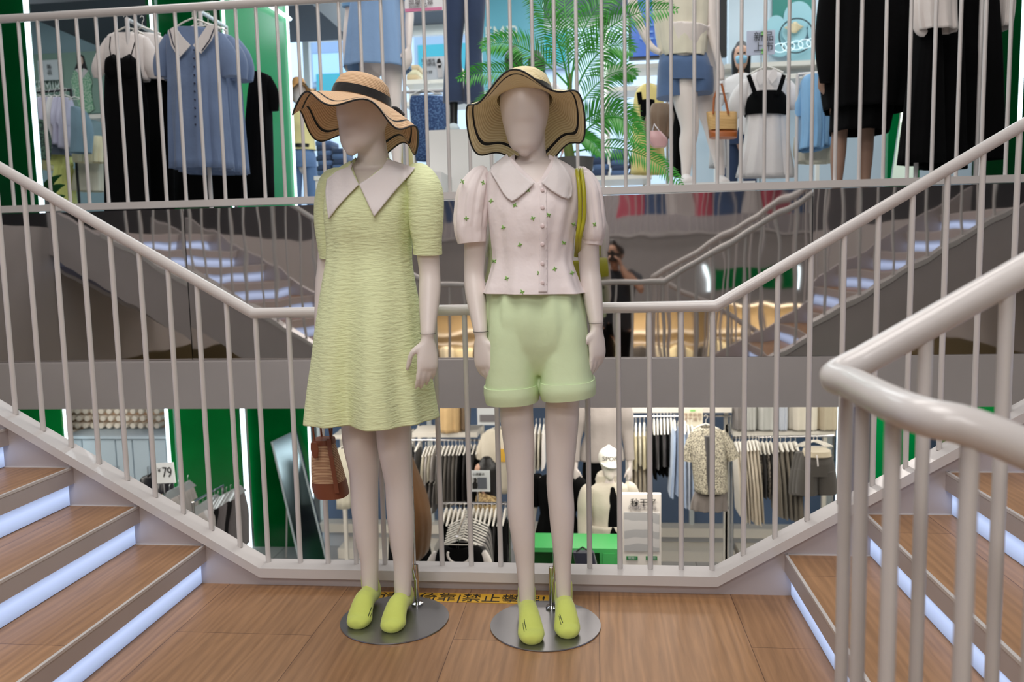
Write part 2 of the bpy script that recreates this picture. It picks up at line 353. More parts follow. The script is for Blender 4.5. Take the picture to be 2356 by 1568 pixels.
# ---------------- upper railing along the well
t = thing('balcony_railing', 'white upright railing along the edge of the upper floor', 'railing', (-.4, 4.25, UZ))
MB().box((-3.98, 4.225, 1.512), (3.33, 4.275, 1.548)).build('bottom_rail', steel, t, smooth=False)
MB().tube([(-3.98, 4.25, 2.555), (3.33, 4.25, 2.585)], .022, 16).build('handrail', steel, t)
for x in [-2.671+.1125*k for k in range(-11, 24)]+[.74+.1157*k for k in range(-6, 22)]:
    MB().tube([(x, 4.25, 1.54), (x, 4.25, 2.56)], .0095, 10).build('baluster', steel, t)
for Yr, lab in ((-4.3, 'white railing of the opposite upper floor, seen in the mirror'),):
    t = thing('balcony_railing', lab, 'railing', (-.4, Yr, UZ))
    MB().box((-3.98, Yr-.025, 1.51), (3.33, Yr+.025, 1.55)).build('bottom_rail', steel, t, smooth=False)
    MB().tube([(-3.98, Yr, 2.56), (3.33, Yr, 2.56)], .022, 12).build('handrail', steel, t)
    for k in range(64): MB().tube([(-3.9+.114*k, Yr, 1.54), (-3.9+.114*k, Yr, 2.56)], .0095, 8).build('baluster', steel, t)
# floor sticker with its warning
t = thing('floor_sticker', 'yellow floor sticker with black warning characters behind the two mannequins', 'sticker', (-.35, 2.71, 0))
ya = mat('yellow_tape', (206, 158, 40), .5)
MB().box((-.80, 2.672, .0003), (-.165, 2.745, .0012)).build('backing', ya, t, smooth=False)
text('lettering', '请勿倚靠|禁止攀爬!', .070, (-.483, 2.705, .0016), black, t, rot=(0, 0, 0), ext=.0004, sx=1.0)
# ---------------- lights
def area(name, loc, size, power, col=(1, 1, 1), rot=(0, 0, 0), sy=None):
    l = bpy.data.lights.new(name, 'AREA'); l.energy = power; l.color = col; l.size = size
    if sy: l.shape = 'RECTANGLE'; l.size_y = sy
    o = bpy.data.objects.new(name, l); o.location = loc; o.rotation_euler = rot; COL.objects.link(o); return o
# ================= the two dressed mannequins =================
def head_secs(c, f, s=1.0, down=0.0):   # c centre, f unit vector the face looks along
    tab = [(-.112, .050, .022, .020), (-.100, .046, .040, .036), (-.078, .034, .052, .055), (-.045, .018, .062, .074), (-.01, .008, .071, .086), (.03, -.002, .076, .093), (.065, -.010, .074, .092), (.092, -.014, .060, .076), (.110, -.016, .034, .044)]
    return [(V(c)+V((0, 0, dz*s))+f*(sh+down*(-dz))*s, rx*s, ry*s) for dz, sh, rx, ry in tab]
def hand(mb, wr, D, S, Nn, s=1.0, curl=1.0):
    D, S, Nn = V(D).normalized(), V(S), V(Nn); S = (S-D*S.dot(D)).normalized(); Nn = (Nn-D*Nn.dot(D)-S*Nn.dot(S)).normalized()
    wr = V(wr)
    mb.chain([(wr-D*.03*s, .021*s, .018*s), (wr, .021*s, .017*s), (wr+D*.03*s, .030*s, .015*s), (wr+D*.07*s, .037*s, .0135*s), (wr+D*.092*s, .035*s, .011*s)], ref=tuple(S), n=16)
    for i, (o, l) in enumerate([(.0265, .072), (.0095, .080), (-.008, .074), (-.0245, .058)]):
        b = wr+D*(.088-.004*i)*s+S*o*s; c = curl*(.8+.15*i)
        d1 = (D+Nn*.18*c+S*(.10-.07*i)*.5).normalized(); d2 = (D+Nn*.55*c).normalized(); d3 = (D+Nn*1.0*c).normalized()
        p = [b-D*.02*s, b, b+d1*l*.42*s, b+d1*l*.42*s+d2*l*.33*s, b+d1*l*.42*s+d2*l*.33*s+d3*l*.25*s]
        mb.chain([(q, r*s, r*s) for q, r in zip(p, (.0085, .0086, .0080, .0072, .0058))], n=10, sub=3)
    b = wr+D*.018*s+S*.020*s; t1 = (D*.75+S*.65+Nn*.25).normalized(); t2 = (D*.95+S*.15+Nn*.35).normalized()
    mb.chain([(b-S*.008*s, .012*s, .011*s), (b+t1*.022*s, .0115*s, .011*s), (b+t1*.045*s, .0095*s, .009*s), (b+t1*.045*s+t2*.03*s, .0085*s, .008*s), (b+t1*.045*s+t2*.05*s, .0062*s, .006*s)], n=10, sub=3)
def foot(mb, ank, toe, r=.026, heel=.035):
    ank, toe = V(ank), V(toe); d = V((toe.x-ank.x, toe.y-ank.y, 0)); L = d.length; d.normalize(); side = d.cross(V((0, 0, 1)))
    h = max(heel*.7, .03)
    hl = V((ank.x, ank.y, max(.035, ank.z-.075)))-d*.034
    mb.chain([(ank+V((0, 0, .03)), r, r*1.05), (ank, r*1.02, r*1.12), (ank.lerp(hl, .6), r*1.05, r*1.25), (hl, r*.92, r*1.0)], ref=tuple(side), n=18)
    mid = hl.lerp(toe, .55)+V((0, 0, .012))
    mb.chain([(hl+V((0, 0, .012)), r*.95, r*.9), (ank.lerp(toe, .42)-V((0, 0, .006)), r*1.15, r*1.28), (ank.lerp(toe, .72)-V((0, 0, .006)), r*1.36, r*1.08), (toe+V((0, 0, .0))-d*.03, r*1.45, r*.92), (toe, r*1.2, r*.75)], ref=tuple(side), n=18)
def px_at(mb, pts, Y, flat=.95, n=20): return limb_mb(pts, Y, mb, flat=flat, n=n)
REM = lambda v, it=6: [('REMESH', dict(mode='VOXEL', voxel_size=v)), ('SMOOTH', dict(factor=.5, iterations=it))]
def drape(pts, tree, off=.006, th=.003, cuts=6, sm=6, Yd=2.55):
    bm = bmesh.new(); bm.faces.new([bm.verts.new((x, -y, 0)) for x, y in pts]); bmesh.ops.triangulate(bm, faces=bm.faces)
    for _ in range(cuts):
        es = [e for e in bm.edges if e.calc_length() > 6]
        if not es: break
        bmesh.ops.subdivide_edges(bm, edges=es, cuts=1, use_grid_fill=False); bmesh.ops.triangulate(bm, faces=bm.faces)
    D = {}
    for v in bm.verts:
        x, y = v.co.x, -v.co.y; d = ray(x, y).normalized(); h = tree.ray_cast(CAM, d)
        D[v] = (d, (h[0]-CAM).length if h[0] is not None and (h[0]-CAM).length < 3.2 else None)
    known = [(v.co.copy(), l) for v, (d, l) in D.items() if l]
    dist = {}
    for v, (d, l) in D.items():
        if l is None: l = min(known, key=lambda k: (k[0]-v.co).length)[1]+.02
        dist[v] = l
    for _ in range(sm):
        nd = {}
        for v in bm.verts:
            nb_ = [dist[e.other_vert(v)] for e in v.link_edges]; a = sum(nb_)/len(nb_); nd[v] = min(dist[v], .5*dist[v]+.5*a)
        dist = nd
    for v in bm.verts: v.co = CAM+D[v][0]*(dist[v]-off)
    mb = MB(); ix = {v: i for i, v in enumerate(bm.verts)}; mb.add([v.co.copy() for v in bm.verts], [tuple(ix[q] for q in f.verts) for f in bm.faces]); bm.free(); return mb
def neckline(mb, tips, Yc):   # lower the front rings to a V neckline given in pixels
    for i, p in enumerate(mb.v):
        if p.y > Yc-.015: continue
        d = p-CAM; k = FPX/d.dot(F_); x = 1178+d.dot(R_)*k; y = 784-d.dot(U_)*k
        (x0, y0), (xc, yc), (x1, y1) = tips
        if x0 < x < x1:
            yy = y0+(yc-y0)*(x-x0)/(xc-x0) if x < xc else y1+(yc-y1)*(x1-x)/(x1-xc)
            if y < yy: mb.v[i] = p-V((0, 0, (yy-y)/k))
    return mb
SOL = [('SOLIDIFY', dict(thickness=.003, offset=0))]
def straw(name, c1, c2, stripe, v1):
    m = mat(name, c1, .7); nt = m.node_tree; N = nt.nodes; L = nt.links; b = N['Principled BSDF']
    at = N.new('ShaderNodeAttribute'); at.attribute_name = 'ring'
    def mth(op, a, bb=None):
        n = N.new('ShaderNodeMath'); n.operation = op
        for i, q in enumerate((a, bb)):
            if q is None: continue
            if isinstance(q, (int, float)): n.inputs[i].default_value = q
            else: L.new(q, n.inputs[i])
        return n.outputs[0]
    s = mth('SINE', mth('MULTIPLY', at.outputs['Fac'], 2*PI/.0052)); s01 = mth('MULTIPLY', mth('ADD', s, 1), .5)
    st = mth('LESS_THAN', mth('ABSOLUTE', mth('SUBTRACT', at.outputs['Fac'], v1)), .0028)
    mx = N.new('ShaderNodeMix'); mx.data_type = 'RGBA'; mx.inputs[6].default_value = lin(c2); mx.inputs[7].default_value = lin(c1); L.new(s01, mx.inputs[0])
    m2 = N.new('ShaderNodeMix'); m2.data_type = 'RGBA'; L.new(st, m2.inputs[0]); L.new(mx.outputs[2], m2.inputs[6]); m2.inputs[7].default_value = lin(stripe); L.new(m2.outputs[2], b.inputs['Base Color'])
    bp = N.new('ShaderNodeBump'); bp.inputs['Strength'].default_value = .5; bp.inputs['Distance'].default_value = .0015; L.new(s01, bp.inputs['Height']); L.new(bp.outputs[0], b.inputs['Normal']); return m
def sun_hat(parent, c, yaw, tilt, roll, m, wave, r0=.086, r1=.205, ch=.10, band=black, s=1.0):
    # wave(theta) -> height offset of the brim edge; theta measured from the face direction
    M = Matrix.Translation(V(c)) @ Matrix.Rotation(yaw, 4, 'Z') @ Matrix.Rotation(roll, 4, 'Y') @ Matrix.Rotation(tilt, 4, 'X') @ Matrix.Scale(s, 4)
    n = 120; prof = []; L = 0; Z = [(.002, ch), (.03, ch*.985), (.055, ch*.9), (.072, ch*.74), (.081, ch*.5), (r0-.002, ch*.2), (r0, .0)]
    cp = []
    for i in range(len(Z)-1):
        for k in range(4): t = k/4; cp.append((Z[i][0]*(1-t)+Z[i+1][0]*t, Z[i][1]*(1-t)+Z[i+1][1]*t))
    cp.append(Z[-1]); rings = []; at = []
    for i, (r, z) in enumerate(cp):
        if i: L += math.hypot(r-cp[i-1][0], z-cp[i-1][1])
        rings.append([M @ V((r*math.sin(a*2*PI/n), -r*1.08*math.cos(a*2*PI/n), z)) for a in range(n)]); at += [L]*n
    L0 = L; NB = 26
    def edge(th, t):
        dz, dr = wave(th); r = r0+(r1-r0+dr)*t
        return r, dz*t**1.25
    for i in range(1, NB+1):
        t = i/NB; rg = []
        for a in range(n):
            th = a*2*PI/n; r, z = edge(th, t); rg.append(M @ V((r*math.sin(th), -r*1.04*math.cos(th), z)))
        rings.append(rg); at += [L0+(r1-r0)*t]*n
    mb = MB().rings(rings, cap=False); o = mb.build('sun_hat', m, parent)
    a_ = o.data.attributes.new('ring', 'FLOAT', 'POINT')
    for i, v in enumerate(at): a_.data[i].value = v
    bake(o, [('SOLIDIFY', dict(thickness=.002, offset=0))])
    MB().tube(rings[-1]+[rings[-1][0]], .0028, 6).build('brim_edging', band, o)
    br = []
    for k in range(5):
        z = .003+.028*k/4; rr = r0+.0025-(.004*k/4)
        br.append([M @ V((rr*math.sin(a*2*PI/60), -rr*1.08*math.cos(a*2*PI/60), z)) for a in range(60)])
    MB().rings(br, cap=False).build('hat_band', cloth('black_ribbon', (14, 14, 16)), o)
    b0 = M @ V((.02, r0*1.08+.005, .016)); mbw = MB()
    for sx in (-1, 1): mbw.chain([(b0, .004, .008), (b0+V((sx*.02, .012, -.008)), .016, .012), (b0+V((sx*.045, .018, -.02)), .006, .012)], n=10)
    mbw.build('ribbon_bow', cloth('black_ribbon', (14, 14, 16)), o)
    return o
def sock_marks(parent, tree, lines, m):
    mb = MB()
    for pts, w in lines:
        vs = []
        for (x, y) in pts:
            d = ray(x, y).normalized(); h = tree.ray_cast(CAM, d)
            if h[0] is None: return
            vs.append(h[0]-d*.0008)
        mb.tube(vs, w, 6)
    mb.build('sock_print', m, parent)
satin = mat('brushed_steel_plate', (150, 150, 152), .3, metal=.9, var=.08)
sockM = cloth('lime_cotton_knit', (204, 216, 108), var=.05)
markM = mat('dark_green_print', (20, 40, 34), .6)
def stand(t, cx, cy, pole):
    b = MB().lathe([(.001, 0), (.179, 0), (.181, .002), (.180, .005), (.001, .0062)], (cx, cy, 0), n=64).build('base_plate', satin, t)
    px, py = pole
    MB().lathe([(.001, .006), (.021, .006), (.021, .012), (.009, .016), (.0085, .15), (.001, .151)], (px, py, 0), n=24).build('pole_socket', chrome, b)
    return b
def wrist_line(t, wr, r): 
    MB().tube([V(wr)+V((r*math.cos(a*PI/10), r*.85*math.sin(a*PI/10), 0)) for a in range(21)], .0007, 5).build('wrist_joint', black, t)
# ---- left one, in the green dress
L = thing('mannequin', 'white faceless mannequin in a pale green dress with a large white collar', 'mannequin', (-.68, 2.53, 0))
face = V((-.55, -.83, 0)).normalized(); side = V((.83, -.55, 0)).normalized()
mb = MB()
hc = P(836, 268, 2.53)
mb.chain(head_secs(hc, face, .98, .05), ref=tuple(side), n=26)
mb.chain([(P(868, 440, 2.59), .05, .05), (P(864, 395, 2.58), .056, .052), (P(858, 355, 2.565), .048, .050), (P(850, 310, 2.555), .049, .052), (P(845, 280, 2.55), .05, .052)], n=22)
mb.chain([(P(855, 368, 2.575), .05, .05), (P(857, 390, 2.58), .095, .06), (P(857, 412, 2.578), .128, .075), (P(852, 470, 2.565), .132, .095), (P(850, 520, 2.56), .122, .10), (P(850, 600, 2.56), .10, .08), (P(852, 680, 2.56), .115, .09), (P(858, 780, 2.57), .145, .11), (P(862, 860, 2.575), .13, .10)], n=30)
s1, e1, w1 = P(968, 428, 2.53), P(990, 640, 2.54), P(984, 770, 2.47)
s2, e2, w2 = P(768, 432, 2.62), P(752, 620, 2.68), P(738, 760, 2.66)
for s_, e_, w_ in ((s1, e1, w1), (s2, e2, w2)):
    mb.chain([(s_+V((0, 0, .01)), .040, .042), (s_.lerp(e_, .25), .042, .043), (s_.lerp(e_, .6), .038, .039), (s_.lerp(e_, .93), .034, .035), (e_.lerp(w_, .25), .035, .035), (e_.lerp(w_, .65), .029, .028), (w_, .0225, .021)], n=18)
hand(mb, w1+V((0, 0, -.01)), (-.02, -.12, -1), (-.82, -.55, 0), (-.5, .8, 0), 1.02)
hand(mb, w2+V((0, 0, -.01)), (-.02, -.05, -1), (.6, -.8, 0), (.8, .5, 0), 1.0, 1.5)
px_at(mb, [(900, 850, 44), (903, 905, 43), (905, 960, 40), (906, 1020, 38), (913, 1080, 33), (917, 1115, 31), (921, 1180, 31), (925, 1240, 27), (927, 1290, 22), (927, 1345, 20), (928, 1370, 18)], 2.56)
px_at(mb, [(832, 850, 44), (828, 905, 43), (826, 960, 41), (830, 1020, 40), (837, 1080, 34), (838, 1115, 32), (840, 1180, 30), (845, 1240, 26), (850, 1290, 21), (851, 1335, 19), (853, 1360, 17)], 2.60)
bodyL = mb.build('body', mskin, L); bake(bodyL, REM(.0048))
wrist_line(L, w1+V((0, 0, .004)), .0245)
dressM = mat('green_seersucker', (222, 230, 182), .85, bump=(60, .42, (.55, .55, 2.6)), var=.03)
def fL(th, t):
    u = max(0, (t-.28)/.72)
    return u*(.10*math.sin(5*th+1.2)+.07*math.sin(9*th+.5))+u*.13*math.exp(-((th-4.82)/.12)**2)-u*.20*math.exp(-((th-4.50)/.16)**2)+.016*math.sin(7*th+6*t)+.01*math.sin(13*th-9*t)
rowsL = [(364, 820, 893, .052), (374, 808, 908, .066), (386, 788, 930, .082), (398, 772, 942, .095), (415, 760, 953, .103), (450, 754, 955, .112), (490, 752, 952, .122), (530, 755, 948, .118), (570, 757, 945, .108), (605, 755, 945, .108), (650, 748, 951, .118), (700, 741, 959, .13), (760, 734, 967, .145), (820, 729, 975, .155), (880, 723, 983, .165), (930, 719, 990, .17), (962, 717, 995, .172)]
dr = neckline(garment_mb(rowsL, 2.57, foldf=fL, n=160, sub=7, closed=False), ((806, 376), (826, 428), (900, 368)), 2.57).build('dress', dressM, L); bake(dr, SOL)
sl = limb_mb([(940, 398, 16, 2.56), (960, 406, 34, 2.55), (978, 440, 40, 2.535), (980, 490, 40, 2.53), (981, 530, 37, 2.53), (983, 556, 33, 2.53), (984, 583, 33, 2.535)], 2.53, flat=1.0, n=40)
so = sl.build('sleeve', dressM, dr)
MB().chain([(P(984, 553, 2.53), .0445, .045), (P(984, 584, 2.535), .046, .0465)], n=36, round_=False).build('sleeve_cuff', dressM, dr)
limb_mb([(790, 400, 16, 2.60), (768, 418, 30, 2.61), (750, 460, 25, 2.62), (748, 510, 24, 2.63), (752, 550, 23, 2.64), (756, 592, 20, 2.65)], 2.62, flat=1.1, n=36).build('sleeve', dressM, dr)
trL = bvh([dr, bodyL, so])
colM = cloth('white_collar_cotton', (232, 226, 226), var=.02)
for k, pts in enumerate([[(812, 372), (800, 384), (775, 393), (752, 412), (749, 440), (751, 470), (756, 504), (775, 478), (800, 450), (826, 424), (815, 405), (808, 388)],
            [(826, 424), (838, 449), (850, 476), (861, 498), (885, 468), (915, 432), (940, 405), (955, 386), (930, 378), (905, 370), (892, 366), (880, 385), (855, 405)]]):
    o = drape(pts, trL, off=.010).build('collar', colM, L); bake(o, [('SOLIDIFY', dict(thickness=.002, offset=0))])
ank1, ank2 = P(927, 1352, 2.575), P(851, 1338, 2.61)
def sock(t, ank, toe, r=.0295):
    mb = MB(); foot(mb, ank, toe, r); o = mb.build('sock', sockM, t); bake(o, REM(.0045, 4)); return o
k1 = sock(L, ank1, (-.668, 2.425, .024)); k2 = sock(L, ank2, (-.785, 2.445, .024))
ts = bvh([k1, k2]); 
for par, lines in ((k1, [([(938, 1404), (936, 1416), (934, 1429)], .0011), ([(941, 1412), (939, 1422), (937, 1434)], .0008), ([(944, 1342), (945, 1350), (943, 1356)], .0016)]), (k2, [([(855, 1396), (851, 1406), (847, 1417)], .0011), ([(858, 1402), (854, 1412), (851, 1420)], .0008)])):
    sock_marks(par, ts, lines, markM)
b = stand(L, -.680, 2.528, (-.628, 2.636))
MB().tube([(-.628, 2.636, .14), P(955, 1330, 2.63), P(949, 1300, 2.61), P(950, 1180, 2.60), P(946, 1120, 2.59), P(930, 1110, 2.57)], .0058, 12).build('support_rod', chrome, b)
strawL = straw('tan_straw', (222, 188, 150), (186, 148, 112), (22, 20, 22), .222)
def wvL(th):
    a = th-.55; return -.076+.024*math.cos(a)-(.020+.005*(1-math.cos(a)))*math.cos(6*th-2.6), .004*math.sin(3*th)
sun_hat(L, hc+V((-.006, -.004, .043)), math.radians(-30), math.radians(-11), math.radians(7), strawL, wvL, r0=.088, r1=.192, ch=.086)
# ---- right one, in blouse and shorts
T = thing('mannequin', 'white faceless mannequin in a white embroidered blouse and pale green shorts', 'mannequin', (-.175, 2.515, 0))
face = V((-.04, -1, 0)).normalized(); side = V((1, -.04, 0)).normalized()
mb = MB(); hc = P(1208, 266, 2.53)
mb.chain(head_secs(hc, face, 1.0, -.12), ref=tuple(side), n=26)
mb.chain([(P(1226, 440, 2.57), .05, .05), (P(1226, 395, 2.565), .052, .05), (P(1225, 355, 2.56), .043, .047), (P(1222, 315, 2.555), .044, .05), (P(1216, 280, 2.55), .05, .055)], n=22)
mb.chain([(P(1225, 362, 2.57), .048, .048), (P(1226, 384, 2.57), .10, .062), (P(1226, 408, 2.565), .138, .078), (P(1226, 470, 2.555), .135, .095), (P(1226, 520, 2.55), .122, .10), (P(1227, 600, 2.55), .10, .08), (P(1228, 680, 2.55), .115, .09), (P(1235, 770, 2.56), .125, .085), (P(1240, 815, 2.575), .09, .06)], n=30)
s1, e1, w1 = P(1345, 432, 2.56), P(1357, 630, 2.58), P(1372, 745, 2.53)
s2, e2, w2 = P(1098, 430, 2.55), P(1090, 640, 2.57), P(1106, 765, 2.49)
for s_, e_, w_ in ((s1, e1, w1), (s2, e2, w2)):
    mb.chain([(s_+V((0, 0, .01)), .036, .040), (s_.lerp(e_, .3), .037, .038), (s_.lerp(e_, .6), .036, .037), (s_.lerp(e_, .93), .033, .034), (e_.lerp(w_, .25), .034, .034), (e_.lerp(w_, .65), .028, .027), (w_, .0225, .021)], n=18)
hand(mb, w1+V((0, 0, -.01)), (.03, -.08, -1), (-.7, -.7, 0), (-.7, .7, 0), 1.0)
hand(mb, w2+V((0, 0, -.01)), (.10, -.12, -1), (.85, -.5, 0), (.5, .8, 0), 1.02)
px_at(mb, [(1190, 840, 37), (1188, 900, 38), (1189, 960, 38.5), (1194, 1020, 36), (1197, 1080, 32), (1198, 1115, 31), (1198, 1170, 31), (1203, 1230, 28), (1208, 1290, 22), (1211, 1340, 19.5), (1213, 1385, 18)], 2.54)
px_at(mb, [(1294, 840, 38), (1295, 900, 39), (1293, 960, 39.5), (1291, 1020, 36), (1289, 1080, 32), (1288, 1115, 31), (1292, 1170, 30), (1294, 1230, 26), (1295, 1290, 20), (1296, 1340, 18), (1297, 1375, 17)], 2.56)
bodyR = mb.build('body', mskin, T); bake(bodyR, REM(.0048))
wrist_line(T, w1+V((0, 0, .004)), .0245); wrist_line(T, w2+V((0, 0, .004)), .0245)
blM = mat('white_blouse_cotton', (236, 226, 226), .8, bump=(8, 1.0), var=.02, sheen=.1)
def fB(th, t): return .022*math.sin(5*th+4*t)+.020*math.sin(11*th-3*t)+.012*math.sin(17*th+8*t)+max(0, t-.75)*.28*math.sin(7*th+.4)
rowsB = [(356, 1184, 1264, .052), (366, 1168, 1282, .066), (378, 1146, 1306, .08), (392, 1128, 1324, .093), (412, 1120, 1334, .102), (450, 1120, 1334, .112), (490, 1124, 1330, .122), (530, 1129, 1323, .12), (565, 1133, 1318, .112), (600, 1135, 1317, .108), (640, 1125, 1330, .118), (660, 1118, 1338, .126), (673, 1113, 1346, .13)]
bl = neckline(garment_mb(rowsB, 2.555, foldf=fB, n=140, sub=7, closed=False), ((1172, 360), (1237, 424), (1275, 360)), 2.555).build('blouse', blM, T); bake(bl, SOL)
def puff(pts, n=64, k=9, amp=.05):
    mb = limb_mb(pts, 2.55, flat=1.0, n=n, sub=6); N_ = len(mb.v)//n
    for i in range(N_):
        c = V((0, 0, 0))
        for j in range(n): c += mb.v[i*n+j]
        c /= n
        u = 1-abs(2*i/(N_-1)-1)**2
        for j in range(n):
            mb.v[i*n+j] = c+(mb.v[i*n+j]-c)*(1+amp*(math.sin(k*j*2*PI/n+.8*math.sin(i*.3))+.5*math.sin((2*k+1)*j*2*PI/n))*(.4+.6*u if i < N_*.6 else .35))
    return mb
p1 = puff([(1122, 396, 12), (1106, 404, 24, 2.545), (1092, 440, 37, 2.54), (1085, 490, 38, 2.54), (1082, 525, 37, 2.54), (1085, 548, 34, 2.54), (1086, 558, 32, 2.54)]).build('sleeve', blM, bl)
p2 = puff([(1326, 396, 12), (1338, 404, 22, 2.56), (1352, 440, 31, 2.56), (1359, 490, 32, 2.56), (1362, 530, 31, 2.56), (1361, 550, 27, 2.565), (1360, 562, 25, 2.565)]).build('sleeve', blM, bl)
trR = bvh([bl, bodyR, p1, p2])
for pts in ([(1166, 354), (1150, 367), (1131, 382), (1128, 394), (1140, 414), (1155, 440), (1166, 455), (1178, 463), (1190, 457), (1208, 442), (1230, 421), (1210, 408), (1190, 390), (1177, 372)],
            [(1275, 357), (1288, 369), (1301, 385), (1312, 405), (1318, 430), (1316, 450), (1309, 458), (1290, 452), (1268, 438), (1245, 420), (1259, 404), (1268, 388), (1273, 372)]):
    o = drape(pts, trR, off=.010).build('collar', colM, bl); bake(o, [('SOLIDIFY', dict(thickness=.002, offset=0))])
def hit(tree, x, y, off=.001):
    d = ray(x, y).normalized(); h = tree.ray_cast(CAM, d); return (h[0]-d*off) if h[0] is not None else P(x, y, 2.45)
pl = drape([(1241, 424), (1257, 424), (1258, 500), (1259, 600), (1259, 672), (1239, 672), (1240, 600), (1241, 500)], trR, off=.0025, sm=2).build('button_placket', blM, bl); bake(pl, [('SOLIDIFY', dict(thickness=.001, offset=0))])
butM = mat('pearl_button', (226, 208, 208), .25)
for y in (437, 477, 519, 561, 606, 650):
    c = hit(trR, 1248, y, .005); MB().lathe([(.0005, 0), (.006, 0), (.0062, .0012), (.005, .002), (.0005, .0016)], (0, 0, 0), n=16).build
    q = MB().lathe([(.0005, 0), (.006, 0), (.0062, .0012), (.005, .002), (.0005, .0016)], (0, 0, 0), n=16)
    q.v = [c+V((p.x, -p.z, p.y)) for p in q.v]; q.build('button', butM, bl)
grn = mat('green_embroidery', (136, 184, 96), .7); mb = MB(); rnd = random.Random(3)
for (x, y) in [(1130, 462), (1185, 472), (1073, 502), (1226, 502), (1262, 494), (1320, 516), (1196, 563), (1297, 558), (1166, 640), (1240, 628), (1276, 618), (1317, 628), (1158, 523), (1215, 437), (1064, 417), (1111, 420), (1137, 600), (1338, 540), (1368, 516), (1201, 671)]:
    a0 = rnd.random()*6; s_ = 6.0
    for q in range(4):
        a = a0+q*1.5+rnd.random()*.5; e = (x+s_*math.cos(a), y+s_*math.sin(a)); mm = (x+s_*.5*math.cos(a), y+s_*.5*math.sin(a))
        mb.tube([hit(trR, x, y, .0006), hit(trR, *mm, .0010), hit(trR, *e, .0006)], [.0008, .0024, .0006], 6)
mb.build('embroidery', grn, bl)
# shorts
shM = mat('green_shorts_twill', (212, 230, 188), .8, bump=(11, .45), var=.03); mb = MB()
garment_mb([(655, 1130, 1332, .105), (690, 1124, 1340, .115), (730, 1121, 1346, .125), (770, 1122, 1348, .122), (800, 1130, 1342, .112), (835, 1160, 1318, .09), (856, 1200, 1280, .07)], 2.555, mb=mb, sub=5, n=120, foldf=lambda th, t: .045*(1-.6*t)*math.sin(14*th)+.03*math.sin(6*th+2*t))
for pts in ([(1182, 690, 44), (1182, 725, 52), (1182, 760, 57), (1181, 800, 58), (1180, 840, 59), (1179, 885, 60), (1180, 915, 57)], [(1290, 690, 42), (1294, 725, 50), (1298, 760, 54), (1300, 800, 55), (1303, 840, 58), (1305, 880, 62), (1307, 905, 62)]):
    limb_mb(pts, 2.555, mb, flat=1.5, n=48, sq=.78)
sh = mb.build('shorts', shM, T); bake(sh, REM(.005, 8))
for pts, lab in (([(1178, 882, 63), (1179, 900, 63.5), (1180, 920, 60)], 0), ([(1305, 871, 64), (1306, 888, 66), (1308, 908, 63)], 1)):
    c = limb_mb(pts, 2.555, flat=1.48, n=60, sq=.79).build('turned_cuff', shM, sh)
def seam(pts, off=.0): 
    tr = bvh([sh]); return MB().tube([hit(tr, x, y, off) for x, y in pts], .0009, 6)
seam([(1247, 678), (1247, 730), (1245, 790), (1241, 850)]).build('fly_seam', shM, sh)
ank1, ank2 = P(1297, 1360, 2.575), P(1212, 1372, 2.555)
k1 = sock(T, ank1, (-.098, 2.418, .024)); k2 = sock(T, ank2, (-.207, 2.372, .024)); ts = bvh([k1, k2])
for par, lines in ((k2, [([(1206, 1424), (1208, 1436), (1211, 1449)], .0011), ([(1203, 1432), (1204, 1442), (1206, 1453)], .0008), ([(1196, 1366), (1199, 1374)], .0016)]), (k1, [([(1288, 1412), (1291, 1422), (1295, 1432)], .0011), ([(1286, 1416), (1288, 1426), (1291, 1436)], .0008)])):
    sock_marks(par, ts, lines, markM)
b = stand(T, -.175, 2.512, (-.16, 2.63))
MB().tube([(-.16, 2.63, .14), P(1272, 1335, 2.63), P(1277, 1290, 2.62), P(1272, 1180, 2.62), P(1276, 1120, 2.60), P(1288, 1110, 2.58)], .0058, 12).build('support_rod', chrome, b)
strawR = straw('cream_straw', (238, 226, 188), (214, 196, 148), (22, 20, 22), .222)
def wvR(th):
    return -.076+.026*math.cos(5*th+.3)+.062*math.cos(th), .004*math.sin(2*th)
sun_hat(T, hc+V((0, .004, .046)), math.radians(-2), math.radians(-13), math.radians(-2), strawR, wvR, r0=.087, r1=.182, ch=.092)
# ---- bags
leather = mat('brown_leather', (122, 66, 40), .45, bump=(60, .15), var=.08)
weave = stripes('woven_straw', (206, 172, 138), (150, 108, 80), 62, 'Z', sharp=.45)
t = thing('tote_bag', 'woven straw tote with brown leather base hanging behind the green dress', 'bag', P(765, 1135, 2.66))
garment_mb([(1012, 724, 766, .035), (1040, 720, 774, .045), (1080, 720, 786, .05), (1112, 722, 794, .055)], 2.66, foldf=lambda a, b: 0, mb=None, n=40, sq=.7).build('woven_body', weave, t)
garment_mb([(1103, 721.5, 792.5, .057), (1122, 724, 797, .058), (1138, 732, 800, .058)], 2.66, foldf=lambda a, b: 0, n=40, sq=.7).build('leather_base', leather, t)
garment_mb([(1008, 722, 768, .039), (1019, 722, 770, .041)], 2.66, foldf=lambda a, b: 0, n=40, sq=.7).build('leather_rim', leather, t)
MB().rings([[P(x-5, y, 2.60)+V((0, d, 0)), P(x+5, y, 2.60)+V((0, d, 0)), P(x+5, y, 2.605)+V((0, d, 0)), P(x-5, y, 2.605)+V((0, d, 0))] for x, y, d in ((752, 1012, .018), (760, 1050, .006), (768, 1090, .002), (776, 1134, -.002))]).build('side_strap', leather, t, smooth=False)
for dx, d in ((0, -.03), (18, .03)):
    MB().tube([P(724+dx, 1016, 2.66+d), P(720+dx, 985, 2.66+d), P(726+dx, 950, 2.66+d), P(738+dx*.5, 905, 2.66+d*.5), P(752, 950, 2.66+d), P(758+dx*.3, 985, 2.66+d), P(762, 1018, 2.66+d)], .0035, 8).build('handle', leather, t)
